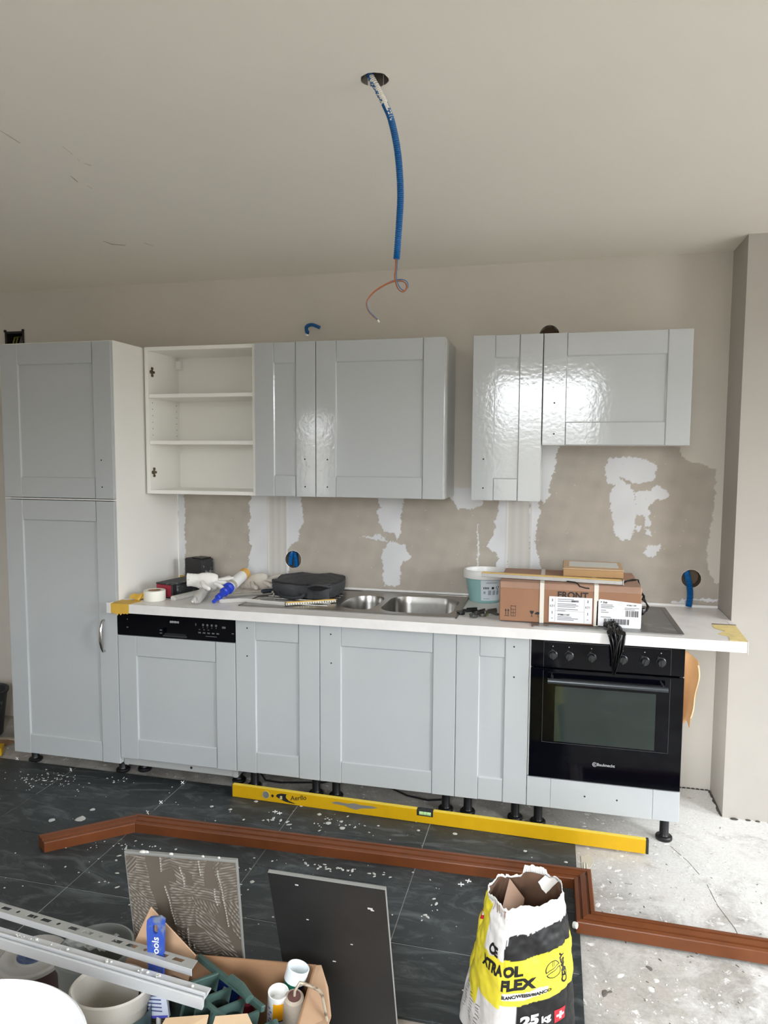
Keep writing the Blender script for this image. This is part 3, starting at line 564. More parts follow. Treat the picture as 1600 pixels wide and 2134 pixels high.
# red and black tool case lying down
t = thing('tool_case', 'dusty black case with a red end, lying behind the masking tape roll', 'case', (.2, .2, WZ1))
b = MB(); b.M = rotz(-.24, (.170, .130, WZ1+.0005)); b.box(-.052, .052, .012, .30, .004, .064, .008); b.build('body', M('dusty_black', (46, 48, 50), .6, c2=(128, 130, 132), vs=36, thr=.62), t, smooth=0)
b = MB(); b.M = rotz(-.24, (.170, .130, WZ1+.0005)); b.box(-.052, .050, .001, .0118, .004, .063, .003); o = b.build('end_cap', M('dark_red_plastic', (150, 42, 58), .45, var=.15, vs=60), t, smooth=0); o['label'] = 'dark red end face'
b = MB(); b.M = rotz(-.24, (.170, .130, WZ1+.0005)); b.box(-.054, .054, .0, .30, .0635, .071, .003); b.build('lid', M('dusty_black', (50, 52, 54)), t, smooth=0)
b = MB(); b.M = rotz(-.24, (.170, .130, WZ1+.0005)); b.box(.046, .0555, -.002, .03, .0, .064, .003); b.box(-.056, .056, -.001, .012, .0, .006, .002); b.build('corner_trim', BLK, t, smooth=0)
# black battery-like box standing at the wall
t = thing('black_box', 'dusty black plastic box standing upright against the wall left of the gloves', 'box', (.165, .51, WZ1))
b = MB(); b.M = rotz(-.30, (.163, .492, WZ1+.0005)); DBK = M('dusty_black2', (38, 38, 40), .55, c2=(150, 150, 148), vs=40, thr=.63)
b.box(-.062, .062, -.042, .042, 0, .142, .004); b.build('body', M('matt_black', (36, 34, 36), .6), t, smooth=0)
b = MB(); b.M = rotz(-.30, (.163, .492, WZ1+.0005)); b.box(.062, .0635, -.04, .04, .004, .138); b.build('side_panel', DBK, t, smooth=0)
b = MB(); b.M = rotz(-.30, (.163, .492, WZ1+.0005)); b.box(-.02, .055, -.03, .035, .142, .148, .002); b.build('lid', BLK, t, smooth=0)
b = MB(); b.M = rotz(-.30, (.163, .492, WZ1+.0005)); b.box(-.03, .01, -.0432, -.042, .03, .05); b.build('label', M('dim_red_print', (84, 40, 44), .6), t, smooth=0)
# white flat bar
b = MB(); b.M = rotz(-.26, (.243, .085, WZ1+.0008)); b.box(-.016, .016, 0, .26, 0, .016, .002); b.box(-.010, .010, -.002, .26, .016, .020, .001)
o = b.build('white_bar', M('dusty_white_plastic', (214, 214, 210), .5, var=.08, vs=60), None, smooth=0); tag(o, 'short white plastic bar lying in front of the dusty black case', 'bar')
# gloves
def glove(name, label, c, rot, pitch, fingers, mat, roll=0):
    b = MB(); b.M = Matrix.Translation(c) @ Matrix.Rotation(rot, 4, 'Z') @ Matrix.Rotation(pitch, 4, 'X') @ Matrix.Rotation(roll, 4, 'Y')
    b.lathe([(0, -.055), (.030, -.052), (.040, -.03), (.045, 0), (.044, .03), (.036, .05), (0, .056)], (0, 0, 0), 16, d=(0, 1, 0), sx_=.52, sy_=1)
    b.tube([(0, -.095, 0), (0, -.075, .002), (0, -.04, 0)], [.034, .032, .034], 14, sq=.55)
    for P, r in fingers: b.tube(P, [r*1.08, r*1.05, r, r*.8][:len(P)], 10); b.lathe([(0, -r*.8), (r*.75, -r*.35), (r*.82, 0), (r*.7, r*.4), (0, r*.8)], P[-1], 8)
    o = remesh(b.build(name, mat), .0032, 3); tag(o, label, 'glove', 'work gloves on the worktop'); return o
GLV = M('white_glove', (226, 224, 218), .8, c2=(120, 118, 116), vs=26, thr=.68, bump=.3, bs=160)
fing = [([(-.036, .04, 0), (-.050, .078, .010), (-.058, .105, .018)], .0105), ([(-.013, .048, .002), (-.017, .090, .016), (-.018, .122, .020)], .0110),
        ([(.012, .048, .002), (.020, .088, .004), (.026, .118, -.008)], .0108), ([(.035, .04, 0), (.054, .068, -.006), (.066, .088, -.018)], .0100), ([(.036, -.02, .002), (.066, -.006, -.010), (.084, .02, -.020)], .0120)]
glove('work_glove', 'white work glove lying palm down on the black case, left of the cartridge', (.352, .215, WZ1+.074), -1.20, -.10, fing, GLV)
fing2 = [(P, r) for P, r in fing]
glove('work_glove', 'crumpled white work glove lying behind the white and yellow cartridge', (.522, .440, WZ1+.042), -1.5, .10, fing2, M('dirty_glove', (206, 200, 190), .85, bump=.3, bs=120, c2=(150, 140, 128), vs=20, thr=.66))
# sealant cartridge with blue nozzle
A_, B_ = Vector((.466, .168, WZ1+.036)), Vector((.462, .40, WZ1+.084)); dr_ = (B_-A_).normalized()
t = thing('sealant_cartridge', 'white and yellow sealant cartridge with a blue nozzle, leaning over the gloves', 'cartridge', (.42, .25, WZ1))
b = MB(); b.lathe([(0, 0), (.0265, .0), (.0275, .003), (.0275, .195), (.0245, .196), (.0245, .19), (0, .19)], A_+dr_*.06, 28, d=dr_); o = b.build('tube', WHT, t)
b = MB(); b.shell([(.0279, .150), (.0279, .193)], A_+dr_*.06, 28, d=dr_); b.build('label', M('ochre_print', (222, 170, 84), .5), t, normals=True)
b = MB(); b.shell([(.0279, .004), (.0279, .03)], A_+dr_*.06, 28, d=dr_); b.build('label', M('grey_print', (176, 172, 160), .5), t)
b = MB(); b.box(-.0005, .0005, -.012, .012, 0, .01); b.M = Matrix.Translation(A_+dr_*.15) @ dr_.to_track_quat('Z', 'Y').to_matrix().to_4x4(); b.M = Matrix()
b = MB(); b.lathe([(.016, .06), (.0275, .058), (.028, .04), (.020, .034), (.0195, .01), (.022, .008), (.022, -.004), (.016, -.008), (.0135, -.045), (.016, -.048), (.015, -.07), (.010, -.075), (.0085, -.115), (0, -.117)], A_, 20, d=dr_)
o = b.build('nozzle', M('bright_blue_plastic', (30, 62, 190), .35), t); o['label'] = 'blue screw-on nozzle'
# grey foil tube with crumpled end
b = MB(); FOIL = M('grey_foil', (200, 198, 194), .4, .2, var=.12, vs=40, bump=.5, bs=90)
A_, B_ = Vector((.408, .000, WZ1+.0285)), Vector((.330, .26, WZ1+.032)); P_ = [A_.lerp(B_, i/14) for i in range(15)]
b.tube(P_, [.014, .022, .027, .024, .026, .0255, .026]+[.0255]*6+[.02, .010], 14, sq=.85)
for i in range(7): a = i*.9; b.lathe([(0, -.006), (.008, 0), (0, .006)], A_+Vector((.012*math.cos(a), .006*math.sin(3*a)-.002, .010*math.sin(a))), 6, d=(math.cos(a), .6, math.sin(a)))
o = b.build('foil_tube', FOIL); tag(o, 'grey foil sealant sausage with a crumpled end beside the blue nozzle', 'tube')
# strips and rods around
def rod(name, label, cat, pts, r, mat, sq=1, n=8):
    b = MB(); b.tube(pts, r, n, sq=sq); o = b.build(name, mat); return tag(o, label, cat)
rod('plaster_strip', 'thin off-white flat strip lying from the foil tube to the black bag', 'strip', [(.475, .10, WZ1+.006), (.57, .12, WZ1+.012), (.60, .122, WZ1+.013), (.70, .11, WZ1+.0115), (.80, .10, WZ1+.0115)], .009, M('pale_strip', (196, 194, 188), .6), .3)
t = thing('screwdriver', 'thin steel screwdriver with a dark handle left of the black bag', 'tool', (.55, .33, WZ1))
b = MB(); b.tube([(.475, .25, WZ1+.016), (.585, .33, WZ1+.016)], .0035, 8); b.build('shaft', CHROME, t)
b = MB(); b.tube([(.585, .33, WZ1+.016), (.592, .335, WZ1+.016), (.65, .377, WZ1+.016), (.66, .384, WZ1+.016)], [.006, .009, .0105, .007], 10); b.build('handle', M('dark_blue_grip', (26, 34, 52), .5), t)
rod('steel_rod', 'thin steel rod lying flat behind the grey foil tube', 'rod', [(.46, .20, WZ1+.0045), (.66, .315, WZ1+.0105)], .004, M('grey_metal', (140, 138, 134), .35, .8))
# folding ruler
t = thing('folding_ruler', 'wooden folding ruler with yellow and white segments in front of the black bag', 'ruler', (.9, .15, WZ1))
for i in range(4):
    b = MB(); b.M = rotz(.57, (.905, .158, WZ1+.0073+.0034*i)); b.box(-.118+.003*(i % 2), .118-.002*(i % 2), -.008+.0008*i, .008+.0008*i, 0, .0032, .0006)
    b.build('segment', M('ruler_white', (226, 222, 208), .5) if i < 3 else M('ruler_yellow', (226, 184, 92), .5), t, smooth=0)
b = MB(); b.M = rotz(.57, (.905, .158, WZ1+.0073))
for i in range(20): b.box(-.112+i*.0115, -.1095+i*.0115, -.0088, -.0082, .001, .0085 if i % 5 else .010)
b.build('scale_marks', INK, t, smooth=0)
# black bag
t = thing('tool_bag', 'soft black zipped bag lying beside the sink, pocket gaping open', 'bag', (.82, .38, WZ1))
BAG = M('black_nylon', (58, 60, 63), .6, bump=.7, bs=45, var=.25, vs=12)
bx, by, bw, bd, bh = .815, .385, .158, .128, .086
def bagf(a, k):          # a round the bag, k from base (0) over the side to the middle of the top (1)
    c_, s_ = math.cos(a), math.sin(a); p = 4.5; r = (abs(c_)**p+abs(s_)**p)**(-1/p); x = bw*r*c_; y = bd*r*s_
    if k < .5:
        h = k*2; z = .072*h; q = 1+.05*math.sin(h*PI)-.03*(1-h); x *= q; y *= q
    else:
        h = (k-.5)*2; z = .072+.016*math.sin(min(h*1.4, 1)*PI/2)*(1+.5*math.cos(a-1.2)*(1-h)); x *= 1-h; y *= 1-h
    n_ = noise.noise(Vector((x*14, y*14, z*14)))*.010+noise.noise(Vector((x*45, y*45, z*30+5)))*.003
    z += n_*(1 if k > .15 else 0); ca, sa = math.cos(-.06), math.sin(-.06); x += n_*.4*c_; y += n_*.4*s_
    return (bx+x*ca-y*sa, by+x*sa+y*ca, WZ1+.009+max(z, 0))
b = MB(); b.grid(lambda u, v: bagf(u*2*PI, v), 96, 30); b.build('body', BAG, t, 60)
def ring(k, off, r, mat, nm, n=120):
    P = []
    for i in range(n+1):
        p = Vector(bagf(2*PI*i/n, k)); d = Vector((p.x-bx, p.y-by, 0)).normalized(); P.append(p+d*off)
    b = MB(); b.tube(P, r, 6); return b.build(nm, mat, t)
ring(.47, .002, .0042, M('bag_piping', (30, 30, 32), .5), 'piping'); ring(.40, .002, .0024, M('zip_grey', (70, 70, 72), .4), 'zip')
# gaping front pocket with its dark mouth
def pocket(u, v):
    x = .86+u*.10; s_ = math.sin(u*PI); return (x, .246-.004*s_*v-.012*v*s_+.022*u*u, WZ1+.012+.050*v-.012*v*s_)
b = MB(); b.grid(lambda u, v: (pocket(u, v)[0], pocket(u, v)[1]-.010, pocket(u, v)[2]), 14, 8); b.grid(lambda u, v: (pocket(u, v)[0], pocket(u, v)[1]-.007, pocket(u, v)[2]), 14, 8); b.build('pocket', BAG, t, 60, normals=False)
b = MB(); b.tube([(.857+u*.106, .242-.016*math.sin(u*PI)+.022*u*u, WZ1+.066+.014*math.sin(u*PI)) for u in [i/12 for i in range(13)]], .006, 8); b.build('flap_edge', BAG, t)
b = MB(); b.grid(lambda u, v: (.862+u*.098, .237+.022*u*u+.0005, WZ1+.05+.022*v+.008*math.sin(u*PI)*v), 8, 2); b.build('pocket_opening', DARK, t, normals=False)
b = MB(); b.tube([(.70, .268, WZ1+.03), (.71, .25, WZ1+.02), (.74, .238, WZ1+.012), (.79, .232, WZ1+.010), (.83, .236, WZ1+.016), (.845, .246, WZ1+.03)], .008, 8, sq=.4); b.build('strap', M('webbing', (52, 53, 56), .8), t)
b = MB(); b.lathe([(0, -.010), (.008, -.005), (.008, .005), (0, .010)], (.672, .268, WZ1+.026), 8, d=(1, .3, .4)); b.lathe([(0, -.01), (.006, -.004), (.006, .005), (0, .008)], (.682, .262, WZ1+.018), 8); b.build('buckle', CHROME, t)
# teal plaster bucket with white lid
t = thing('plaster_bucket', 'small teal plastic bucket with a white lid, left of the large carton', 'bucket', (1.672, .465, WZ1))
b = MB(); b.lathe([(0, 0), (.070, 0), (.074, .004), (.092, .115), (.090, .115), (.072, .008), (0, .006)], (1.672, .468, WZ1+.0005), 36, sy_=.86); b.build('body', M('teal_plastic', (146, 188, 186), .4), t)
b = MB(); b.lathe([(.099, .112), (.103, .114), (.104, .140), (.101, .150), (.096, .152), (.090, .149), (.086, .128), (0, .126)], (1.672, .468, WZ1+.0005), 36, sy_=.86); b.shell([(.099, .112), (.09, .114)], (1.672, .468, WZ1+.0005), 36, sy_=.86); o = b.build('lid', WHT, t); o['label'] = 'white lid with raised rim'
def onb(u, v):       # wraps print on the front of the bucket, u in metres round, v height
    r = .0755+(v-.004)*(.092-.074)/.111+.0006; a = -PI/2+u/.085; return Vector((1.672+r*math.cos(a), .468+.86*r*math.sin(a), WZ1+.0005+v))
b = MB(); b.grid(lambda u, v: onb(-.012+u*.11, .012+v*.098), 14, 3); lb = b.build('label', M('pale_blue_label', (206, 216, 222), .5), t)
b = MB()
for i, (u, v, w_, h_) in enumerate([(.012, .096, .05, .004), (.0, .045, .010, .012), (.022, .040, .015, .022), (.044, .040, .014, .022), (.065, .040, .013, .022), (.0, .02, .03, .003)]): b.grid(lambda a, c_: onb(u+a*w_, v+c_*h_)+Vector((0, -.0007, 0)), 6, 1)
b.build('label_print', M('grey_blue_print', (150, 162, 170), .6), lb, normals=False)
b = MB()
for i in range(4): b.grid(lambda a, c_: onb(.0+i*.007+a*.004, .068+c_*.010)+Vector((0, -.0009, 0)), 1, 1)
b.grid(lambda a, c_: onb(.038+a*.012, .068+c_*.011)+Vector((0, -.0009, 0)), 2, 1)
for k in range(3):
    a0 = k*2.1; b.grid(lambda a, c_: onb(.068+(.0055+.003*c_)*math.cos(a0+a*1.5), .074+(.0055+.003*c_)*math.sin(a0+a*1.5))+Vector((0, -.0009, 0)), 4, 1)
b.build('label_symbols', INK, lb, normals=False)
# metal clamps in front of the bucket
for i, (x, y, a, lab, tint) in enumerate([(1.640, .165, .5, 'dark steel cabinet hinge lying nearest the sink', (58, 60, 62)), (1.685, .14, 1.0, 'steel cabinet hinge with a yellow-green tip, middle of the three', (96, 98, 96)), (1.728, .165, .75, 'grey steel cabinet hinge lying against the large carton', (120, 118, 112))]):
    t = thing('cabinet_hinge', lab, 'hinge', (x, y, WZ1), 'cabinet hinges beside the carton'); mt = M('hinge_metal%d' % i, tint, .3, .7)
    b = MB(); b.M = rotz(a, (x, y, WZ1+.0007)); b.box(-.038, .030, -.008, .008, .008, .022, .003); b.box(-.02, .03, -.004, .004, .022, .027, .002); b.build('arm', mt, t, smooth=0)
    b = MB(); b.M = rotz(a, (x, y, WZ1+.0007)); b.lathe([(0, 0), (.0165, 0), (.0175, .003), (.0175, .010), (.021, .011), (.021, .013), (0, .013)], (-.046, 0, 0), 18); b.build('cup', mt, t)
    b = MB(); b.M = rotz(a, (x, y, WZ1+.0007)); b.box(.012, .03, -.022, .022, 0, .006, .001); b.tube([(.021, -.016, .006), (.021, -.016, .009)], .005, 8); b.tube([(.021, .016, .006), (.021, .016, .009)], .005, 8); b.build('plate', M('hinge_tip', (150, 160, 70), .4) if i == 1 else mt, t, smooth=0)
# large carton
CX0, CX1, CY0, CY1, CZ0, CZ1 = 1.772, 2.331, .05, .41, HT+.0004, 1.036
t = thing('carton', 'large strapped brown carton with two white shipping labels, resting on the hob', 'carton', ((CX0+CX1)/2, (CY0+CY1)/2, CZ0))
b = MB(); b.box(CX0, CX1, CY0, CY1, CZ0, CZ1, .003); b.build('body', KRAFT, t, smooth=0)
b = MB(); b.box(CX0-.0012, CX1+.0012, CY0-.0012, CY1+.0012, CZ1-.028, CZ1+.0014, .004); o = b.build('lid', M('dusty_pink_cardboard', (164, 130, 110), .85, var=.12, vs=14), t, smooth=0); o['label'] = 'dusty top of the carton'
STRAP = M('white_strap', (222, 218, 208), .5)
for x in (1.944, 2.158):
    b = MB(); o_ = .0018
    b.prism([(CY0-o_-.001, CZ0), (CY0-o_-.001, CZ1+o_+.001), (CY1+o_+.001, CZ1+o_+.001), (CY1+o_+.001, CZ0), (CY1+o_, CZ0), (CY1+o_, CZ1+o_), (CY0-o_, CZ1+o_), (CY0-o_, CZ0)], 'x', x-.0085, x+.0085)
    b.build('strap', STRAP, t, smooth=0)
yl = CY0-.0022
b = MB(); b.box(1.973, 2.143, yl-.0006, yl, .879, .985); l1 = b.build('label', PAPER, t, smooth=0)
b = MB(); b.prism([(2.160, .875), (2.325, .869), (2.3315, .874), (2.3325, .972), (2.172, .984), (2.162, .974)], 'y', yl-.0006, yl); l2 = b.build('label', PAPER, t, smooth=0)
ty = yl-.0011
b = MB(); b.text('FRONT', .037, (2.005, CY0-.0019, .9805), (1, 0, 0), (0, 0, 1), bold=.0010); b.build('lettering', INK, t, smooth=0)
b = MB()
for x, al in ((1.986, 'CENTER'), (2.126, 'CENTER')):
    b.text('2', .013, (x, ty, .966), (1, 0, 0), (0, 0, 1), align=al, bold=.0004); b.text('631', .014, (x, ty, .942), (1, 0, 0), (0, 0, 1), align=al); b.text('1', .015, (x, ty, .914), (1, 0, 0), (0, 0, 1), align=al, bold=.0004); b.text('40', .007, (x, ty, .893), (1, 0, 0), (0, 0, 1), align=al)
b.text('9758611187', .0095, (2.008, ty, .908), (1, 0, 0), (0, 0, 1), bold=.0004)
b.build('lettering', INK, l1, smooth=0)
b = MB(); rl = random.Random(5)
for i, z in enumerate((.974, .966, .955, .949, .943, .933, .926, .901, .895, .889)): b.box(2.007, 2.007+rl.uniform(.03, .085), ty, yl-.0007, z, z+.0028)
b.box(2.062, 2.09, ty, yl-.0007, .965, .973); b.box(1.997, 1.9978, ty, yl-.0007, .882, .982); b.box(2.112, 2.1128, ty, yl-.0007, .882, .982); b.box(1.997, 2.113, ty, yl-.0007, .9265, .9273)
b.build('label_lines', M('faint_print', (128, 130, 136), .6), l1, smooth=0)
b = MB(); x = 2.190
while x < 2.285:
    w_ = rl.choice((.0012, .0018, .003, .0042)); b.box(x, x+w_, ty, yl-.0007, .884, .906); x += w_+rl.choice((.0012, .002, .003))
x = 2.272
while x < 2.318:
    w_ = rl.choice((.0012, .002, .0034)); b.box(x, x+w_, ty, yl-.0007, .917, .942); x += w_+rl.choice((.0014, .0022))
b.build('barcode', INK, l2, smooth=0)
b = MB(); b.text('Zub', .0105, (2.184, ty, .968), (1, 0, 0), (0, 0, 1), bold=.0004); b.prism([(2.176, .969), (2.181, .9725), (2.176, .976)], 'y', ty, yl-.0007); b.plate(circ(0, 0, .001, 6), [], 0, .0001)
b = MB(); b.text('Zub', .0105, (2.184, ty, .968), (1, 0, 0), (0, 0, 1), bold=.0004); b.prism([(2.176, .969), (2.181, .9725), (2.176, .976)], 'y', ty, yl-.0007); b.text('9758611187', .0075, (2.275, ty, .961), (1, 0, 0), (0, 0, 1), bold=.0003); b.build('lettering', INK, l2, smooth=0)
b = MB()
for z, w_ in ((.960, .046), (.954, .05), (.948, .044), (.938, .02), (.930, .03), (.910, .04)): b.box(2.177, 2.177+w_, ty, yl-.0007, z, z+.0028)
for z, w_ in ((.951, .055), (.945, .04)): b.box(2.268, 2.268+w_, ty, yl-.0007, z, z+.0028)
b.box(2.246, 2.258, ty, yl-.0007, .963, .9636); b.box(2.246, 2.258, ty, yl-.0007, .972, .9726); b.box(2.246, 2.2466, ty, yl-.0007, .963, .972); b.box(2.2574, 2.258, ty, yl-.0007, .963, .972)
b.build('label_lines', M('faint_print', (128, 130, 136), .6), l2, smooth=0)
b = MB(); yi = CY0-.0009
for x in (1.798, 1.8085): b.box(x-.0011, x+.0011, yi, CY0-.0001, .897, .918); b.prism([(x-.004, .915), (x+.004, .915), (x, .923)], 'y', yi, CY0-.0001)
b.box(1.793, 1.813, yi, CY0-.0001, .893, .895)
for i in range(4): b.box(1.819, 1.839, yi, CY0-.0001, .893+i*.014, .8945+i*.014); b.box(1.819, 1.8202, yi, CY0-.0001, .893+i*.0115, .905+i*.0115); b.box(1.8378, 1.839, yi, CY0-.0001, .893+i*.0115, .905+i*.0115)
b.box(1.8285, 1.8297, yi, CY0-.0001, .893, .922)
b.prism([(1.896, .920), (1.913, .920), (1.911, .911), (1.906, .906), (1.9055, .899), (1.910, .896), (1.899, .896), (1.9035, .899), (1.903, .906), (1.898, .911)], 'y', yi, CY0-.0001)
b.prism([(1.916, .906)]+[(1.9285+.0125*math.cos(PI-PI*i/10), .906+.0105*math.sin(PI*i/10)) for i in range(11)], 'y', yi, CY0-.0001); b.box(1.928, 1.9293, yi, CY0-.0001, .896, .907); b.box(1.9293, 1.934, yi, CY0-.0001, .896, .8972)
b.build('handling_symbols', INK, t, smooth=0)
# torn gap on the lid, black wire
rod('black_wire', 'thin black torn plastic thread lying across the front top of the large carton', 'wire', [(2.035, .10, CZ1+.006), (2.06, .085, CZ1+.006), (2.075, .075, CZ1+.006), (2.085, .052, CZ1+.005), (2.092, .0465, CZ1-.004), (2.115, .0465, CZ1-.010), (2.13, .0465, CZ1-.011)], .0028, INK, 1, 6)
b = MB(); P_ = [(2.262, .12, CZ1+.005), (2.285, .16, CZ1+.008), (2.31, .20, CZ1+.006), (2.335, .22, CZ1+.004), (2.347, .225, .985), (2.362, .235, .97), (2.360, .24, .955), (2.372, .23, .94), (2.380, .235, .925), (2.372, .225, .91), (2.352, .22, .90)]
b.tube(P_, [.006, .003, .005, .003, .007, .004, .008, .003, .006, .005, .004], 8); b.lathe([(0, -.03), (.012, -.016), (.016, 0), (.010, .016), (0, .022)], (2.352, .22, .905), 8, d=(.8, .1, .5), sx_=.5)
o = b.build('plastic_scrap', M('glossy_black_film', (16, 16, 18), .25)); tag(o, 'torn black plastic string hanging down the right end of the large carton', 'scrap')
# small carton and rail on top
t = thing('carton', 'small flat cardboard box with a white label, on top of the large carton', 'carton', (2.15, .35, CZ1))
b = MB(); b.M = rotz(-.02, (2.155, .352, CZ1+.0034)); b.box(-.124, .124, -.118, .112, 0, .031, .002); b.build('body', M('ochre_cardboard', (182, 146, 102), .8, var=.06, vs=9), t, smooth=0)
b = MB(); b.M = rotz(-.02, (2.155, .352, CZ1+.0034)); b.box(-.126, .126, -.120, .114, .0305, .036, .002); b.build('lid', M('pale_ochre_cardboard', (200, 170, 136), .8, var=.06, vs=12), t, smooth=0)
b = MB(); b.M = rotz(-.02, (2.155, .352, CZ1+.0034)); b.box(-.10, .108, -.06, .085, .0361, .0366); b.build('label', M('grey_white_paper', (216, 216, 212), .6), t, smooth=0)
t = thing('short_level', 'short aluminium rule with a yellow top, lying across the large carton and bucket', 'level', (1.97, .09, CZ1))
b = MB(); b.M = rotz(-.09, (1.975, .113, CZ1+.0034)); b.box(-.288, .288, -.013, .012, 0, .0165, .0015); b.build('body', M('dusty_aluminium', (186, 184, 180), .45, .5, var=.12, vs=40), t, smooth=0)
b = MB(); b.M = rotz(-.09, (1.975, .113, CZ1+.0034)); b.box(-.288, .282, -.0135, .0125, .0165, .0195, .001); b.build('top_strip', M('worn_yellow', (226, 190, 112), .5, var=.15, vs=50), t, smooth=0)
b = MB(); b.M = rotz(-.09, (1.975, .113, CZ1+.0034)); b.box(.2885, .2915, -.0138, .0128, -.0005, .020, .0008); b.build('end_cap', M('worn_white_cap', (206, 202, 194), .5), t, smooth=0)
# black plastic scrap over the worktop edge
def scrap(u, v):
    wdt = .034*(1-.35*v)+.004 if v > .2 else .026
    if v < .25: a = v/.25; y = .03-.088*a; z = WZ1+.012+.016*math.sin(a*PI)-.006*a
    else: a = (v-.25)/.75; y = -.0585-.006*math.sin(a*5); z = WZ1+.006-.165*a; wdt *= (1-a*.82)
    x = 2.222+.012*(v-.25)+(u-.5)*2*wdt+.010*math.sin(v*4); f_ = math.sin(u*17+v*3)*.007+math.sin(u*9-v*8)*.006
    return (x, y-abs(f_)*1.0-.003, z+(f_*.6 if v < .25 else 0))
b = MB(); b.grid(scrap, 40, 50); o = b.build('plastic_scrap', M('glossy_black_film', (16, 16, 18), .25), None, 80, normals=False)
m = o.modifiers.new('thick', 'SOLIDIFY'); m.thickness = .0012; m.offset = 1
tag(o, 'crumpled black plastic film hanging over the worktop front edge above the oven', 'scrap')
b = MB()
for i in range(6): a = i*1.05; b.lathe([(0, -.014), (.012, -.006), (.014, .004), (0, .014)], (2.215+.018*math.cos(a), .012+.012*math.sin(a), WZ1+.0225+.004*math.sin(2*a)), 8, d=(math.cos(a*2), math.sin(a), .7))
kn = b.build('knot', M('glossy_black_film', (16, 16, 18), .25), o)
# brown paper beside the oven
def bp(u, v): return (2.4985+.003+.050*u*(1-.45*v)+.006*math.sin(v*5)*u+.010*max(0, .25-v)*4*0, .06-.02*u+.018*math.sin(u*3+v*2), .795-.29*v-.04*u*(1-v)-.012*math.sin(u*8)*v)
b = MB(); b.grid(bp, 12, 16); o = b.build('brown_paper', M('crumpled_brown_paper', (196, 152, 104), .7, var=.12, vs=14), None, 60, normals=False)
m = o.modifiers.new('thick', 'SOLIDIFY'); m.thickness = .0015
tag(o, 'torn brown cardboard sheet hanging beside the right side of the oven', 'cardboard')
b = MB(); b.grid(lambda u, v: (bp(1, v*.8+.05)[0]-.006*u+.004*math.sin(v*9), bp(1, v*.8+.05)[1]-.012*u*math.sin(v*PI)-.003, bp(1, v*.8+.05)[2]), 3, 14); b.build('torn_edge', M('torn_paper_pale', (206, 178, 142), .8), o, normals=False)
# ================================================================ services in wall and ceiling
def ribbed(pts, r0, seg=.0023, n=14, white=None):
    P = [Vector(p) for p in pts]; Q = []          # Catmull-Rom
    for i in range(len(P)-1):
        a, b_, c_, d = P[max(i-1, 0)], P[i], P[i+1], P[min(i+2, len(P)-1)]
        m_ = max(2, int((c_-b_).length/seg))
        for k in range(m_):
            t_ = k/m_; Q.append(.5*((2*b_)+(c_-a)*t_+(2*a-5*b_+4*c_-d)*t_*t_+(3*b_-a-3*c_+d)*t_**3))
    Q.append(P[-1]); b = MB(); b.tube(Q, [r0 if i % 2 else r0*.78 for i in range(len(Q))], n, kf=white); return b
rr_ = random.Random(2)
def wpt(s_, j):
    if .07 < s_ < .225: return 1 if j in (0, 1, 2, 3, 11, 12, 13) or rr_.random() < .5 else 0
    if .225 <= s_ < .32: return 1 if j in (1, 2, 3) and rr_.random() < (.33-s_)*12 else 0
    if .76 < s_ < .86: return 1 if j in (10, 11) and rr_.random() < .5 else 0
    return 0
t = thing('ceiling_conduit', 'blue corrugated cable conduit hanging from the hole in the ceiling', 'conduit', (1.538, -1.17, 2.46))
b = ribbed([(1.519, -1.168, 2.503), (1.526, -1.17, 2.472), (1.540, -1.17, 2.447), (1.562, -1.17, 2.404), (1.580, -1.17, 2.360), (1.596, -1.17, 2.284), (1.603, -1.17, 2.194), (1.600, -1.17, 2.115), (1.5945, -1.17, 2.036)], .0088, white=wpt); b.build('pipe', [BLUE, WPAINT], t, 20)
def wire(off, mat, z0=2.06):
    P = [(1.5945, -1.17, z0), (1.594, -1.17, 2.02), (1.592, -1.17, 1.993), (1.599, -1.172, 1.968), (1.612, -1.176, 1.957), (1.622, -1.174, 1.965), (1.617, -1.168, 1.980), (1.600, -1.165, 1.986), (1.575, -1.164, 1.982), (1.540, -1.166, 1.963), (1.520, -1.169, 1.937), (1.526, -1.17, 1.913), (1.548, -1.17, 1.891)]
    P = [Vector(p)+Vector(off)*(1 if i < 10 else .5) for i, p in enumerate(P)]; Q = []
    for i in range(len(P)-1):
        a, b_, c_, d = P[max(i-1, 0)], P[i], P[i+1], P[min(i+2, len(P)-1)]
        for k in range(8): t_ = k/8; Q.append(.5*((2*b_)+(c_-a)*t_+(2*a-5*b_+4*c_-d)*t_*t_+(3*b_-a-3*c_+d)*t_**3))
    b = MB(); b.tube(Q, .0013, 8); return b.build('wire', mat, t)
wire((-.0022, 0, 0), M('orange_wire', (196, 104, 58), .5)); wire((.0022, .001, .0025), M('blue_wire', (74, 116, 160), .5)); wire((0, -.002, -.002), M('brown_wire', (140, 96, 70), .5))
b = MB(); b.tube([(1.5475, -1.17, 1.8915), (1.5515, -1.17, 1.887)], .0024, 8); b.build('wire_tip', M('connector_white', (214, 210, 200), .5), t)
def conduit(label, pts, r, loc):
    b = ribbed(pts, r, .003); o = b.build('wall_conduit', BLUE, None, 20); tag(o, label, 'conduit', 'blue conduit ends in the back wall'); return o
conduit('blue conduit end curving out of the wall above the narrow wall cabinet', [(.743, .60, 2.178), (.745, .565, 2.180), (.748, .548, 2.196), (.765, .535, 2.204), (.79, .53, 2.204), (.825, .53, 2.189)], .0095, 0)
conduit('left blue conduit end inside the round wall hole behind the black bag', [(.640, .640, 1.05), (.645, .600, 1.042), (.645, .578, 1.01), (.646, .572, .978)], .0125, 0)
conduit('right blue conduit end inside the round wall hole behind the black bag', [(.655, .640, 1.05), (.662, .605, 1.035), (.672, .585, 1.0), (.678, .575, .968)], .0125, 0)
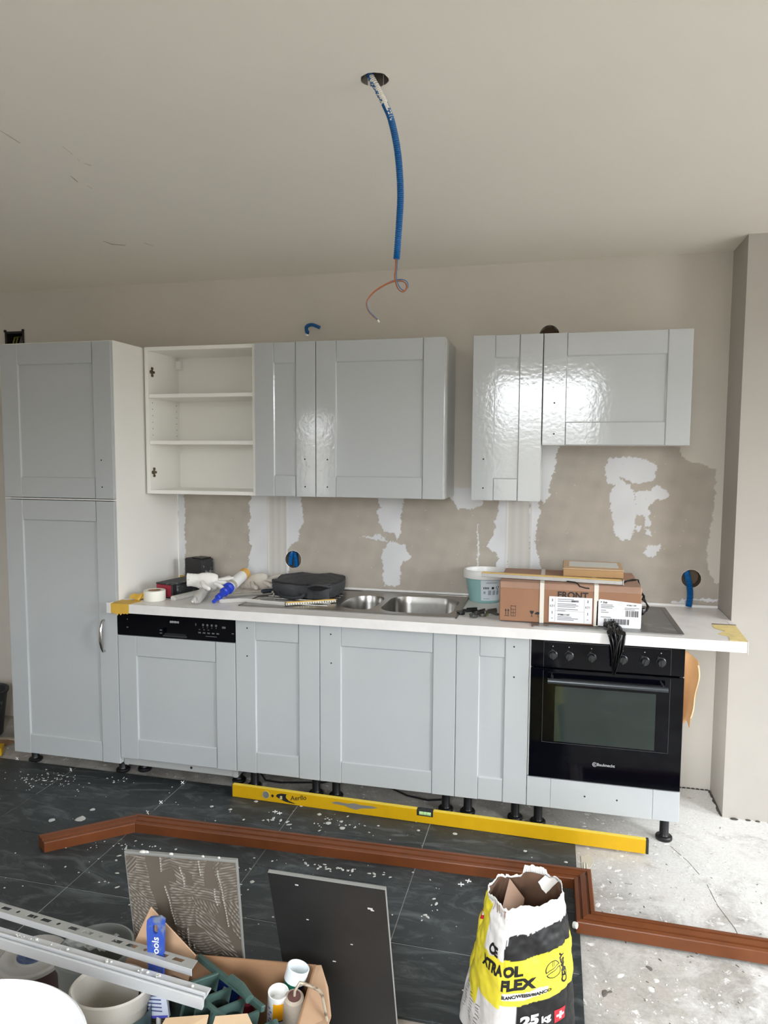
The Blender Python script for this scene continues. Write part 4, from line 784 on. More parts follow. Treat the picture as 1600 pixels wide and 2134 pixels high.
conduit('blue conduit hanging from the round wall hole at the right end of the worktop', [(2.585, .640, 1.05), (2.586, .600, 1.032), (2.590, .568, 1.0), (2.597, .556, .965), (2.600, .550, .92), (2.595, .548, .872)], .0150, 0)
t = thing('outlet_wires', 'open square wall box with bare wires above the tall cabinet', 'outlet', (-1.0, .6, 2.11))
b = MB()
for a in ((-1.062, -1.050, 2.105, 2.24), (-.947, -.935, 2.105, 2.24), (-1.062, -.935, 2.228, 2.24)): b.box(a[0], a[1], YW-.006, YW-.0005, a[2], a[3], .002)
b.box(-1.0555, -1.053, YW, YW+.059, 2.10, 2.236); b.box(-.944, -.9405, YW, YW+.059, 2.10, 2.236); b.box(-1.054, -.943, YW, YW+.059, 2.2335, 2.2365)
for x in (-1.058, -.94): b.lathe([(0, 0), (.008, .001), (.008, .006), (0, .008)], (x, YW-.002, 2.243), 10, d=(0, -1, 0))
b.build('box_frame', M('black_box_plastic', (34, 32, 30), .6), t, smooth=0)
for x, m_ in ((-1.02, M('yellow_green_wire', (120, 118, 50), .5)), (-1.0, M('yellow_green_wire', (120, 118, 50))), (-.975, M('grey_wire', (110, 108, 104), .5)), (-.962, M('grey_wire', (110, 108, 104)))):
    b = MB(); b.tube([(x, YW+.055, 2.22), (x+.004, YW+.02, 2.21), (x+.002, YW+.01, 2.18), (x-.004, YW+.02, 2.13), (x, YW+.05, 2.11)], .004, 8); b.build('wire', m_, t)
# ================================================================ things on the floor
TZ = .0112                       # top of the tiles
# long yellow spirit level
t = thing('spirit_level', 'long yellow spirit level standing on edge on the floor in front of the base cabinets', 'level', (1.48, -.05, TZ))
LM = rotz(math.atan2(-.040, 1.777), (.596, -.044, TZ)); LL = 1.778
def lv(): b = MB(); b.M = LM; return b
LY = M('level_yellow', (208, 164, 12), .35, var=.06, vs=18)
b = lv(); b.box(.002, LL-.010, 0, .021, 0, .056, .0012); b.build('beam', LY, t, smooth=0)
b = lv(); b.box(.002, LL-.010, .001, .020, .056, .0566); b.build('top_face', M('level_top_highlight', (240, 212, 80), .4), t, smooth=0)  # paler yellow paints the highlight along the top of the beam
ECAP = M('level_end_grey', (40, 42, 44), .5)
for a, c_ in ((-.0015, .002), (LL-.0095, LL)): b = lv(); b.box(a, c_, -.0012, .0222, 0, .057, .001); b.build('end_cap', ECAP, t, smooth=0)
b = lv(); b.M = LM @ Matrix.Translation((.166, -.0008, .030)) @ Matrix.Rotation(PI/2, 4, 'X'); b.lathe([(.0185, -.0008), (.0185, .001), (.0155, .001), (.0155, -.0008)], n=24); rg = b.build('vial_ring', M('ring_pale', (196, 176, 96), .4), t)
b = lv(); b.M = LM @ Matrix.Translation((.166, -.0006, .030)) @ Matrix.Rotation(PI/2, 4, 'X'); b.lathe([(0, 0), (.0155, 0), (.0155, .0006), (0, .0006)], n=20); b.build('vial', M('vial_grey', (118, 122, 116), .2), t)
b = lv(); x0 = .854
b.box(x0, x0+.072, -.0012, .0222, .030, .0575, .002); b.build('vial_block', ECAP, t, smooth=0)
b = lv(); b.tube([(x0+.012, .004, .043), (x0+.062, .004, .043)], .0095, 14); vv = b.build('vial', M('vial_green', (176, 212, 150), .15), t)
b = lv(); b.tube([(x0+.030, .004, .043), (x0+.0308, .004, .043)], .0099, 14); b.tube([(x0+.044, .004, .043), (x0+.0448, .004, .043)], .0099, 14); b.build('vial_lines', INK, vv)
b = lv(); yk = -.0008
b.prism([(.198+.0062*math.cos(a*PI/6), .029+.0066*math.sin(a*PI/6)) for a in range(12)], 'y', yk, -.0001)
b.prism([(.214, .030), (.222, .040), (.240, .045), (.268, .045), (.262, .040), (.262, .028), (.276, .016), (.305, .008), (.316, .010), (.300, .006), (.262, .010), (.235, .018)], 'y', yk, -.0001)
b.text('Aerllo', .030, (.284, yk, .019), (1, 0, .18), (0, 0, 1), bold=.0002); b.build('lettering', INK, t, smooth=0)
b = lv(); b.text('a', .030, (.232, yk-.0004, .020), (1, 0, 0), (.2, 0, 1), bold=.001); b.build('logo_letter', M('logo_pale', (206, 196, 150), .5), t, smooth=0)
b = lv(); b.prism([(0.475, .036), (0.500, .043), (0.550, .040), (0.575, .046), (0.610, .042), (0.660, .044), (0.685, .038), (0.650, .032), (0.615, .028), (0.585, .018), (0.560, .022), (0.530, .030), (0.490, .031)], 'y', -.0006, -.0001); b.build('paint_wear', M('bare_aluminium', (150, 148, 142), .4, .4), t, smooth=0)
# mitred brown wooden frame
WOOD = M('reddish_brown_wood', (110, 60, 29), .38, var=.22, vs=10, bump=.04, bs=50)
t = thing('wooden_frame', 'reddish-brown mitred wooden moulding frame lying on the floor tiles', 'frame', (1.2, -.4, TZ))
PATH = [Vector(p) for p in ((.090, -.640), (.348, -.422), (2.084, -.382), (2.086, -.624), (3.05, -.640))]
PROF = [(0, 0), (0, .036), (.002, .039), (.014, .041), (.0155, .035), (.0205, .035), (.022, .043), (.040, .046), (.0415, .039), (.0465, .039), (.048, .047), (.059, .047), (.062, .045), (.062, 0)]
def offs(i, d):
    n = []
    for a, c_ in ((i-1, i), (i, i+1)):
        if 0 <= a and c_ < len(PATH): u = (PATH[c_]-PATH[a]).normalized(); n.append(Vector((-u.y, u.x)))
    if len(n) == 1: return PATH[i]+n[0]*d+((PATH[1]-PATH[0]).normalized()*(-d*.3) if i == 0 else Vector((0, 0)))
    m_ = (n[0]+n[1]); return PATH[i]+m_*(d/(1+n[0].dot(n[1])))
for i in range(4):
    b = MB(); e0, e1 = ([(offs(j, d).x, offs(j, d).y, TZ+z) for d, z in PROF] for j in (i, i+1)); n = len(PROF)
    sh = .0006; dv = (PATH[i+1]-PATH[i]).normalized()*sh; dv = Vector((dv.x, dv.y, 0))
    b.add([Vector(p)+dv for p in e0]+[Vector(p)-dv for p in e1], [tuple(range(n))[::-1], tuple(range(n, 2*n))]+[(k, (k+1) % n, n+(k+1) % n, n+k) for k in range(n)])
    b.build('moulding', WOOD, t, 25)
b = MB(); b.lathe([(.010, -.006), (.0105, .0), (.0095, .006)], (2.0825, -.630, TZ+.030), 14, d=(1, -.5, .15)); b.build('dowel', WHT, t)
# tile spacers
cm = MB(); cm.box(-.013, .013, -.0018, .0018, 0, .004, .0006); cm.box(-.0018, .0018, -.013, -.0018, 0, .004); cm.box(-.0018, .0018, .0018, .013, 0, .004); cme = cm.mesh('tile_spacer', WHT, 0)
cu = MB(); cu.M = Matrix.Rotation(PI/2, 4, 'X') @ Matrix.Rotation(PI/4, 4, 'Z'); cu.box(-.013, .013, -.0018, .0018, -.002, .002); cu.box(-.0018, .0018, -.013, .013, -.0018, .0018); cu.M = Matrix(); cum = cu.mesh('tile_spacer', WHT, 0)
for x, y, up, lab in [(-.28, .004, 1, 'white tile spacer standing in the joint in front of the tall cabinet'), (.316, .014, 1, 'white tile spacer standing at the far end of the joint before the dishwasher'),
        (.319, -.18, 1, 'white tile spacer standing midway along the joint before the dishwasher'), (.312, -.276, 1, 'white tile spacer at the joint touching the bend of the wooden frame'),
        (.838, -.128, 0, 'left white tile spacer of the touching pair between spirit level and frame'), (.862, -.136, 0, 'right white tile spacer of the touching pair between spirit level and frame'),
        (1.689, -.455, 0, 'white tile spacer lying loose in front of the frame, the nearer of two'), (1.712, -.428, 0, 'white tile spacer lying loose in front of the frame, the farther of two'), (-.625, .048, 1, 'white tile spacer left of the tall cabinet foot')]:
    o = link('tile_spacer', cum if up else cme, (x, y, TZ+(.0062 if up else 0)), None, random.uniform(-.5, .5)); o.scale = (.72,)*3 if up else (.85,)*3; tag(o, lab, 'spacer', 'white tile spacers on the dark tiles')
# dried plaster splashes on the tiles: nobody could count them
rs_ = random.Random(11)
b = MB()
def blob(x, y, r, z=TZ, h=.0012, el=1.0):
    n = 9; a0 = rs_.uniform(0, 6); ca, sa = math.cos(a0), math.sin(a0)
    def P(k, rr): a = 2*PI*k/n; q = rr*(.82+.36*rs_.random()); X_, Y_ = q*math.cos(a)*el, q*math.sin(a); return (x+X_*ca-Y_*sa, y+X_*sa+Y_*ca)
    o_ = [P(k, r) for k in range(n)]; vs = [(p[0], p[1], z) for p in o_]+[((p[0]-x)*.6+x, (p[1]-y)*.6+y, z+h) for p in o_]+[(x, y, z+h*1.1)]
    b.add(vs, [(k, (k+1) % n, n+(k+1) % n, n+k) for k in range(n)]+[(n+k, n+(k+1) % n, 2*n) for k in range(n)])
for cx, cy, sxx, syy, num, r0 in [(-.33, -.10, .10, .05, 80, .0028), (.02, -.03, .05, .02, 10, .0045), (1.12, -.155, .09, .05, 34, .0032), (.36, -.52, .10, .04, 26, .003), (.86, -.66, .05, .10, 30, .0032), (1.22, -.47, .12, .010, 40, .0042), (1.60, -.58, .015, .06, 12, .004),
        (.42, -.62, .15, .08, 26, .004), (.9, -.85, .06, .06, 14, .006), (.85, -.20, .05, .015, 12, .005), (1.50, -.37, .06, .02, 9, .005)]:
    for _ in range(num):
        x, y = rs_.gauss(cx, sxx), rs_.gauss(cy, syy)
        if x < 2.08 and y < .04: blob(x, y, r0*rs_.uniform(.35, 1.3), el=rs_.uniform(1, 2.2))
for x, y, r in [(.06, -.30, .017), (.55, -.15, .012), (.72, -.06, .013), (.64, -.155, .012), (.60, -.02, .006), (.93, -.05, .011), (1.03, -.10, .014), (1.14, -.135, .012), (1.09, -.16, .018), (1.16, -.185, .016), (1.47, -.125, .010), (1.62, -.115, .014), (1.905, -.175, .010), (2.06, -.215, .010), (.06, -.38, .03), (-.05, -.42, .02), (1.78, -.86, .006), (1.84, -.70, .006), (1.76, -.96, .005), (1.3, -.13, .008), (.95, -.62, .012)]: blob(x, y, r*.72)
for _ in range(70): blob(rs_.uniform(-.8, 2.05), rs_.uniform(-1.05, .0), rs_.uniform(.0015, .004))
o = b.build('plaster_splashes', PLDRY, None, smooth=0); tag(o, 'white dried plaster splashes scattered over the dark floor tiles', 'plaster splashes', kind='stuff')
b = MB()
for _ in range(520):
    x, y = rs_.uniform(2.13, 3.0), rs_.uniform(-1.05, .30)
    if x > 2.12 and not (y > -.75 and y < -.56): blob(x, y, rs_.uniform(.001, .004) if rs_.random() < .9 else rs_.uniform(.004, .010), .0003, .0012, rs_.uniform(1, 1.9))
o = b.build('mortar_crumbs', M('pale_mortar', (220, 219, 216), .9, var=.08, vs=40), None, smooth=0); tag(o, 'pale mortar crumbs and flat splashes on the bare concrete at right', 'crumbs', kind='stuff')
b = MB()
for _ in range(60):
    x, y = rs_.uniform(2.12, 2.9), rs_.uniform(-1.1, -.1); a = rs_.uniform(0, PI); l_ = rs_.uniform(.004, .02); blob(x, y, rs_.uniform(.0007, .0026), .0003, .0012, 3)
for P_ in ([(2.175, -.47), (2.20, -.50), (2.215, -.515)], [(2.56, -.22), (2.57, -.34), (2.60, -.46), (2.605, -.55)], [(2.47, .02), (2.52, -.08), (2.545, -.16)]): b.tube([(p[0], p[1], .0002) for p in P_], .0010, 5)
for x, y, r in ((2.16, -.86, .009), (2.30, -.72, .007), (2.175, -.85, .005)): blob(x, y, r, .0003, .001, 1.8)
o = b.build('dirt_specks', M('dark_dirt', (104, 99, 92), .95), None, smooth=0); tag(o, 'dark dirt specks and hairline cracks on the bare concrete', 'dirt', kind='stuff')
b = MB(); b.prism([(2.118, -.14), (2.155, -.13), (2.165, -.17), (2.15, -.215), (2.118, -.235)], 'z', .0003, .002); o = b.build('adhesive_smear', M('ochre_grey_adhesive', (196, 190, 174), .8), floor, smooth=0)
b = MB()
for x in (2.124, 2.134): b.prism([(x, -.275), (x+.008, -.275), (x+.007, -.20), (x+.003, -.185)], 'z', .0025, .004)
b.build('adhesive_ridges', WPAINT, floor, smooth=0)
# cable under the cabinets
rod('black_cable', 'thin black cable lying on the floor beneath the base cabinets', 'cable', [(.64, .17, .035), (.68, .14, .012), (.75, .15, .0045), (.95, .20, .0045), (1.1, .22, .05), (1.24, .20, .03), (1.36, .17, .005), (1.46, .15, .0045), (1.52, .17, .0045)], .004, BLK)
# left edge: mortar bucket, yellow float, scraps
t = thing('mortar_bucket', 'black mortar bucket standing on the floor left of the tall cabinet', 'bucket', (-1.06, .28, 0))
b = MB(); b.lathe([(0, 0), (.105, 0), (.11, .005), (.138, .235), (.146, .240), (.147, .252), (.138, .256), (.131, .25), (.105, .01), (0, .008)], (-1.065, .285, .001), 36); b.build('body', M('dusty_black_rubber', (46, 50, 52), .6, c2=(96, 102, 104), vs=22, thr=.66), t)
b = MB(); b.tube([(-1.065+.147*math.cos(a), .285+.147*math.sin(a), .225-.09*math.sin((a+PI*.95)/1.0)*.8) for a in [-PI*.95+i*PI*.9/14 for i in range(15)]], .003, 6); b.build('handle', M('dark_wire', (40, 40, 42), .4, .6), t)
b = MB(); b.lathe([(0, .19), (.128, .19), (.128, .195), (0, .2)], (-1.065, .285, 0), 24); b.build('mortar', M('grey_mortar', (118, 118, 114), .9), t)
b = MB(); b.M = rotz(.5, (-.785, .075, TZ)); b.box(-.09, .04, -.035, .035, 0, .042, .003); o = b.build('yellow_block', LY, None, smooth=0); tag(o, 'end of a yellow tool on the floor at the left edge', 'tool')
b = MB(); b.M = rotz(-.3, (-.87, .235, .001)); b.box(-.12, .05, -.03, .03, 0, .004); o = b.build('cardboard_strip', KRAFTD, None, smooth=0); tag(o, 'brown cardboard strip on the floor by the mortar bucket', 'cardboard')
b = MB(); b.M = rotz(.2, (-.84, .285, .001)); b.box(-.16, .04, -.012, .012, 0, .006); o = b.build('pale_strip', M('pale_strip2', (180, 172, 150), .7), None, smooth=0); tag(o, 'pale wood strip on the floor behind the cardboard strip', 'strip')
rod('black_cable', 'short black cable along the wall left of the tall cabinet', 'cable', [(-1.0, .50, .0045), (-.92, .48, .0045), (-.84, .46, .0045), (-.72, .49, .0045), (-.66, .47, .03)], .0045, BLK)
# ================================================================ foreground
def frame3(o, ex, ez):           # matrix with x along ex, z along ez, origin o
    ex = Vector(ex).normalized(); ez = Vector(ez); ez = (ez-ex*ez.dot(ex)).normalized(); ey = ez.cross(ex)
    return Matrix(((ex.x, ey.x, ez.x, o[0]), (ex.y, ey.y, ez.y, o[1]), (ex.z, ey.z, ez.z, o[2]), (0, 0, 0, 1)))
def quad(b, P, t=.003, k=None):  # a flat sheet with thickness t through four points
    P = [Vector(p) for p in P]; n = (P[1]-P[0]).cross(P[3]-P[0]).normalized()*t
    b.add(P+[p+n for p in P], [(3, 2, 1, 0), (4, 5, 6, 7), (0, 1, 5, 4), (1, 2, 6, 5), (2, 3, 7, 6), (3, 0, 4, 7)], k)
# --- loose tile with combed adhesive, leaning on the box
TL, TR, lean = Vector((.985, -1.442, .5945)), Vector((1.268, -1.413, .5945)), .155
ex = (TR-TL).normalized(); nh = Vector((ex.y, -ex.x, 0)); up = Vector((0, 0, 1))*math.cos(lean)+nh*math.sin(lean)
MA = frame3(TL-up*.5925, ex, up)          # local x right, z up along the tile, y away from the camera
t = thing('loose_tile', 'loose tile standing upright, its back combed with ridged grey adhesive', 'tile', MA @ Vector((.142, 0, 0)))
b = MB(); b.M = MA; b.box(0, .285, .0012, .0105, 0, .5925, .0008); b.build('tile_body', M('tile_edge_grey', (128, 128, 124), .6), t, smooth=0)
nu, nv = 220, 440
gs, gt = np.meshgrid(np.linspace(.0035, .2815, nu+1), np.linspace(.006, .59, nv+1))   # s right, t down from the top (m)
rs = np.random.RandomState(8)
wob = np.zeros_like(gs)
for _ in range(10):
    a = rs.uniform(0, 6.28); f_ = rs.uniform(30, 120); wob += np.sin((gs*math.cos(a)+gt*math.sin(a))*f_+rs.uniform(0, 6))*.0006
H = np.zeros_like(gs); LAM = .0074
def comb(P, ang, cx=None, cy=None, amp=1.0, lam=LAM):
    m_ = poly_in(gs*1000+wob*900, gt*1000+wob*900, P); c_, s_ = math.cos(ang), math.sin(ang)
    d = -gs*s_+gt*c_+wob*.8 if cx is None else np.hypot(gs-cx, gt-cy)+wob*.8
    br = .75+.25*np.sin(gs*130+gt*170+wob*4000)
    H[m_] = ((np.clip(np.cos(d*2*PI/lam)*.5+.5, 0, 1)**2.2)*amp*br)[m_]
def bead(x0, y0, x1, y1, w_=.0022, amp=1.5):
    k = np.clip((gt-y0)/(y1-y0), 0, 1); d = abs(gs-(x0+(x1-x0)*k)+wob*1.5); m_ = (gt > y0) & (gt < y1)
    v = np.exp(-(d/w_)**2)*amp*(.7+.3*np.sin(gt*2*PI/LAM)); H[m_] = np.maximum(H, v)[m_]
comb([(0, 0), (52, 0), (60, 100), (72, 160), (0, 160)], .10); comb([(0, 10), (32, 12), (25, 50), (0, 60)], -.85)
comb([(0, 90), (40, 110), (75, 180), (75, 240), (0, 240)], .80)
comb([(92, 4), (122, 4), (118, 44), (92, 46)], -.35); comb([(118, 6), (210, 4), (200, 46), (140, 40), (122, 40)], 0, .165, -.18); comb([(122, 30), (150, 40), (150, 85), (130, 85)], .55)
comb([(168, 40), (198, 36), (198, 82), (170, 82)], .12); comb([(108, 75), (160, 80), (235, 85), (235, 128), (190, 118), (160, 115), (120, 108)], .10); comb([(110, 95), (180, 112), (190, 145), (110, 150)], -.06)
comb([(112, 140), (180, 138), (165, 200), (115, 205)], .02); comb([(160, 112), (210, 125), (235, 130), (215, 170), (180, 150)], 1.15)
comb([(180, 138), (215, 165), (245, 210), (275, 290), (235, 290), (190, 215), (168, 190)], .72); comb([(225, 15), (282, 8), (284, 120), (240, 112)], -.30); comb([(225, 8), (250, 8), (238, 35), (225, 30)], -.9)
comb([(243, 112), (284, 120), (284, 230), (262, 205)], 1.05); comb([(110, 215), (150, 215), (150, 270), (110, 260)], .6); comb([(145, 215), (190, 215), (232, 262), (220, 300), (120, 300)], 0, .155, .11)
comb([(0, 240), (285, 290), (285, 595), (0, 595)], .15)
for a in ((.092, .006, .095, .046), (.100, .088, .112, .200), (.222, .084, .226, .132), (.238, .030, .248, .190), (.140, .028, .146, .084), (.145, .205, .150, .262), (.160, .250, .161, .265), (.190, .008, .192, .05)): bead(*a)
b = MB(); b.M = MA
yz = np.stack([gs.ravel(), (.0002-.0026*H).ravel(), (.5925-gt).ravel()], 1)
ids = np.arange(gs.size).reshape(gs.shape); q = np.stack([ids[:-1, :-1], ids[1:, :-1], ids[1:, 1:], ids[:-1, 1:]], -1).reshape(-1, 4)
me = bpy.data.meshes.new('adhesive_layer'); me.from_pydata([tuple(MA @ Vector(p)) for p in yz], [], q.tolist()); ADH = M('tile_adhesive', rough=.55, attr=True, spec=.4); me.materials.append(ADH)
hk = np.clip((H.ravel()-.45)/.75, 0, 1)[:, None]; gr = np.clip(1-gt.ravel()/.32, .25, 1)[:, None]  # crest mask: highlights on the ridges are painted into the colour
painted(me, np.array(lin((94, 86, 76)))*(1-hk*.8)+np.array(lin((176, 172, 164)))*hk*.8); me.polygons.foreach_set('use_smooth', [True]*len(me.polygons)); me.update()
o = place('adhesive_layer', me, t); o['label'] = 'grey-brown adhesive combed in crossing ridges'
b = MB(); rl = random.Random(4)
for x, r in ((.048, .010), (.057, .007), (.120, .006), (.200, .004), (.240, .004)): b.lathe([(0, 0), (r, .0008), (r*.6, .004), (0, .005)], MA @ Vector((x, .004, .5925)), 7, sy_=.6)
b.build('plaster_blob', PLDRY, t)
# --- dark loose tile
TL, TR, lean = Vector((1.347, -1.4135, .578)), Vector((1.632, -1.413, .578)), .302
ex = (TR-TL).normalized(); nh = Vector((ex.y, -ex.x, 0)); up = Vector((0, 0, 1))*math.cos(lean)+nh*math.sin(lean); MD = frame3(TL-up*.595, ex, up)
DT = M('dark_tile_face', (36, 36, 36), .5, var=.35, vs=6, spec=.4)
t = thing('loose_tile', 'loose dark anthracite tile leaning with its clean face to the front', 'tile', MD @ Vector((.142, 0, 0)))
b = MB(); b.M = MD; b.box(0, .285, .001, .0105, 0, .595, .0006); b.build('tile_body', M('tile_edge_grey', (128, 128, 124)), t, smooth=0)
b = MB(); b.M = MD; b.box(.0008, .2842, 0, .0012, .0008, .5942); o = b.build('glazed_face', DT, t, smooth=0)
b = MB(); b.M = MD
for x, z, r in ((.07, .57, .002), (.245, .53, .003), (.25, .525, .002), (.19, .40, .0015), (.14, .33, .002), (.085, .46, .0015)): b.box(x-r*2, x+r*2, -.0006, 0, z-r, z+r*.6)
b.build('paint_spots', PLDRY, t, smooth=0)
# --- cardboard box with tools
BA = .165; BO = Vector((1.463, -1.400, 0)); bu = Vector((-math.cos(BA), -math.sin(BA)*.75, 0)).normalized(); bv = Vector((-bu.y, bu.x, 0)); bv = bv if bv.y < 0 else -bv
def bp3(a, c_, z): return BO+bu*a+bv*c_+Vector((0, 0, z))       # a to the left along the back, c to the front
BW, BD, BH = .33, .30, .36
t = thing('tool_box', 'open cardboard box full of tools at the bottom of the picture', 'box', bp3(BW/2, BD/2, 0))
KI = M('box_cardboard', (158, 120, 88), .85, var=.07, vs=8)
b = MB(); quad(b, [bp3(0, 0, .002), bp3(BW, 0, .002), bp3(BW, 0, BH), bp3(0, 0, BH)], -.004); b.build('back_wall', KI, t, smooth=0)
b = MB(); quad(b, [bp3(0, .004, .002), bp3(0, BD, .002), bp3(0, BD, BH), bp3(0, .004, BH)], .004); b.build('right_wall', KI, t, smooth=0)
b = MB(); quad(b, [bp3(BW, .004, .002), bp3(BW, BD, .002), bp3(BW, BD, .10), bp3(BW, .004, .10)], -.004); b.build('left_wall', KI, t, smooth=0)
b = MB(); quad(b, [bp3(0, BD, .002), bp3(BW, BD, .002), bp3(BW, BD, BH), bp3(0, BD, BH)], .004); b.build('front_wall', KI, t, smooth=0)
b = MB(); quad(b, [bp3(0, 0, .002), bp3(BW, 0, .002), bp3(BW, BD, .002), bp3(0, BD, .002)], .004); b.build('bottom', KI, t, smooth=0)
b = MB(); b.add([bp3(0, .002, BH), bp3(0, .05, BH), bp3(0, .12, BH), bp3(0, .20, BH), bp3(-.058, .21, BH+.004), bp3(-.062, .14, BH-.006), bp3(-.040, .06, BH-.006), bp3(-.012, .0, BH)], [tuple(range(8))])
o = b.build('flap', M('flap_cardboard', (186, 152, 122), .85, var=.05, vs=8), t, smooth=0); m = o.modifiers.new('thick', 'SOLIDIFY'); m.thickness = .004
b = MB(); quad(b, [(1.184, -1.462, .376), (1.130, -1.466, .20), (.985, -1.472, .30), (1.071, -1.468, .482)], .0035); b.build('flap', M('flap_cardboard', (186, 152, 122)), t, smooth=0)
b = MB(); quad(b, [bp3(.02, BD, BH+.001), bp3(.17, BD, BH+.001), bp3(.165, BD-.075, BH+.042), bp3(.10, BD-.085, BH+.046)], .004); quad(b, [bp3(.175, BD, BH+.001), bp3(.29, BD, BH+.001), bp3(.27, BD-.07, BH+.032), bp3(.18, BD-.075, BH+.044)], .004)
b.build('flap', KRAFT2, t, smooth=0)
# contents
def cyl(b, A, B, prof, n=28, k=None): A, B = Vector(A), Vector(B); b.lathe(prof, A, n, k, d=(B-A))
def tubecan(name, label, cat, A, B, r, mats):
    A, B = Vector(A), Vector(B); L_ = (B-A).length; t = thing(name, label, cat, A); d = B-A
    return t, A, d, L_
# white and orange tube
t, A, d, L_ = tubecan('white_tube', 'white cardboard tube with an orange label standing in the tool box', 'tube', (1.388, -1.478, .15), (1.4070, -1.4978, .358), .023, None)
b = MB(); b.lathe([(0, 0), (.0232, 0), (.0232, L_), (.0212, L_), (.0205, L_-.03), (0, L_-.03)], A, 32, d=d); b.build('body', WHT, t)
b = MB(); q_ = (A, d.to_track_quat('Z', 'Y').to_matrix().to_4x4())
def wrap(b, a0, a1, z0, z1, r, A=A, d=d): 
    Q = Matrix.Translation(A) @ d.to_track_quat('Z', 'Y').to_matrix().to_4x4(); b.grid(lambda u, v: Q @ Vector((r*math.cos(a0+(a1-a0)*u), r*math.sin(a0+(a1-a0)*u), z0+(z1-z0)*v)), 14, 1)
def face_a(A, d, off=0):         # angle of the side that looks to the camera
    Q = d.to_track_quat('Z', 'Y').to_matrix(); v = Q.inverted() @ (CAM-Vector(A)); return math.atan2(v.y, v.x)+off
fa_ = face_a(A, d)
wrap(b, fa_-.45, fa_+1.75, L_-.125, L_-.012, .0236); wrap(b, fa_-2.2, fa_+2, L_-.2, L_-.125, .0236); b.build('label', M('orange_label', (240, 168, 20), .5), t, normals=True)
b = MB(); wrap(b, fa_-.25, fa_+1.3, L_-.110, L_-.056, .0240); b.build('label', M('pale_blue_panel', (196, 204, 222), .5), t)
b = MB(); wrap(b, fa_-.27, fa_+1.32, L_-.0575, L_-.0545, .0242); wrap(b, fa_-.29, fa_-.23, L_-.110, L_-.0545, .0242); b.build('label_border', INK, t)
b = MB()
for i in range(9): wrap(b, fa_-1.05+.18*(i % 2), fa_-.85+.18*(i % 2)+.1, L_-.03-i*.0085, L_-.025-i*.0085, .0238)
b.build('label_print', M('faint_blue_print', (128, 138, 178), .6), t)
# green tube with white lid
t, A, d, L_ = tubecan('green_tube', 'green tube with a wide white lid leaning in the corner of the tool box', 'tube', (1.383, -1.466, .182), (1.4325, -1.438, .377), .024, None)
b = MB(); b.lathe([(0, 0), (.0225, 0), (.0225, L_-.03), (0, L_-.03)], A, 28, d=d); b.build('body', M('green_print', (18, 120, 92), .4), t)
b = MB(); b.lathe([(.0225, L_-.03), (.0255, L_-.03), (.0265, L_), (.0245, L_+.001), (.0225, L_-.026), (0, L_-.027)], A, 32, d=d); o = b.build('lid', M('cool_white_plastic', (220, 226, 228), .35), t)
b = MB(); fa_ = face_a(A, d); wrap(b, fa_+.25, fa_+1.4, L_-.09, L_-.033, .0229, A, d); b.build('label', M('navy_print', (30, 34, 74), .5), t)
# paint roller
t, A, d, L_ = tubecan('paint_roller', 'used beige paint roller with a bent wire arm standing in the tool box', 'roller', (1.418, -1.462, .14), (1.4455, -1.500, .356), .02, None)
b = MB(); b.lathe([(0, 0), (.0235, 0), (.0245, .01), (.0245, L_-.018), (.0215, L_-.004), (.0150, L_), (.0150, L_-.004), (0, L_-.004)], A, 28, d=d); b.build('sleeve', M('beige_foam', (178, 166, 150), .85, bump=.4, bs=140), t)
b = MB(); b.lathe([(.0055, L_-.003), (.0145, L_-.003), (.0145, L_+.001), (.0055, L_+.001)], A, 24, d=d); b.build('end_cap', M('brown_cap', (92, 62, 58), .5), t)
top = A+d; b = MB(); b.tube([top-Vector((0, 0, .01)), top+Vector((.001, .001, .012)), top+Vector((.010, .010, .026)), top+Vector((.03, .012, .022)), top+Vector((.056, .006, .020)), top+Vector((.066, -.002, .016)), top+Vector((.085, -.035, .004)), top+Vector((.108, -.075, -.012)), top+Vector((.132, -.12, -.03))], [.0032, .0032, .0036, .004, .0036, .0036, .0034, .0032, .0032], 10); b.build('wire_arm', M('painted_wire', (186, 172, 152), .5, .3, c2=(120, 104, 90), vs=60, thr=.6), t)
# dark green power-tool tray
GRN = M('dark_green_plastic', (66, 90, 84), .45, var=.15, vs=20)
GD = M('deep_green_plastic', (24, 38, 34), .5)
t = thing('tool_tray', 'dark green plastic case insert tilted in the tool box under the aluminium profiles', 'tray', (1.25, -1.52, .1))
GM = frame3((1.187, -1.453, .369), (.2, -.1, -.006), (.02, .10, .35))       # local x along the upper rim, y outwards from the camera side
b = MB(); b.M = GM; b.box(.0, .235, -.006, .006, -.008, .006, .002); b.box(.085, .235, -.098, -.088, -.006, .004, .002); b.box(.075, .085, -.09, 0, -.09, .004, .002); b.box(.272, .285, -.10, 0, -.09, .0, .002); b.box(.075, .235, -.10, .0, -.10, -.092)
for x in (.128, .176, .225): b.box(x, x+.005, -.098, -.004, -.092, -.004)
b.build('shell', GRN, t, smooth=0)
b = MB(); b.M = GM
for x, r in ((.105, .019), (.152, .019), (.20, .018), (.25, .018)): b.lathe([(r, -.09), (r, -.02), (r-.003, -.018), (r-.004, -.085)], (x, -.045, 0), 18)
b.build('socket', GD, t)
b = MB(); b.M = GM; b.tube([(.280, -.01, -.004), (.302, -.018, -.012), (.312, -.045, -.03), (.308, -.085, -.06), (.290, -.11, -.09)], .014, 10, sq=.6); b.tube([(.12, -.002, .008), (.16, -.004, .010), (.20, -.012, .006)], .010, 10); b.build('handle', GRN, t)
b = MB(); quad(b, [(1.115, -1.474, .012), (1.27, -1.485, .012), (1.26, -1.485, .30), (1.128, -1.474, .325)], .008); b.build('side_panel', GD, t, smooth=0)
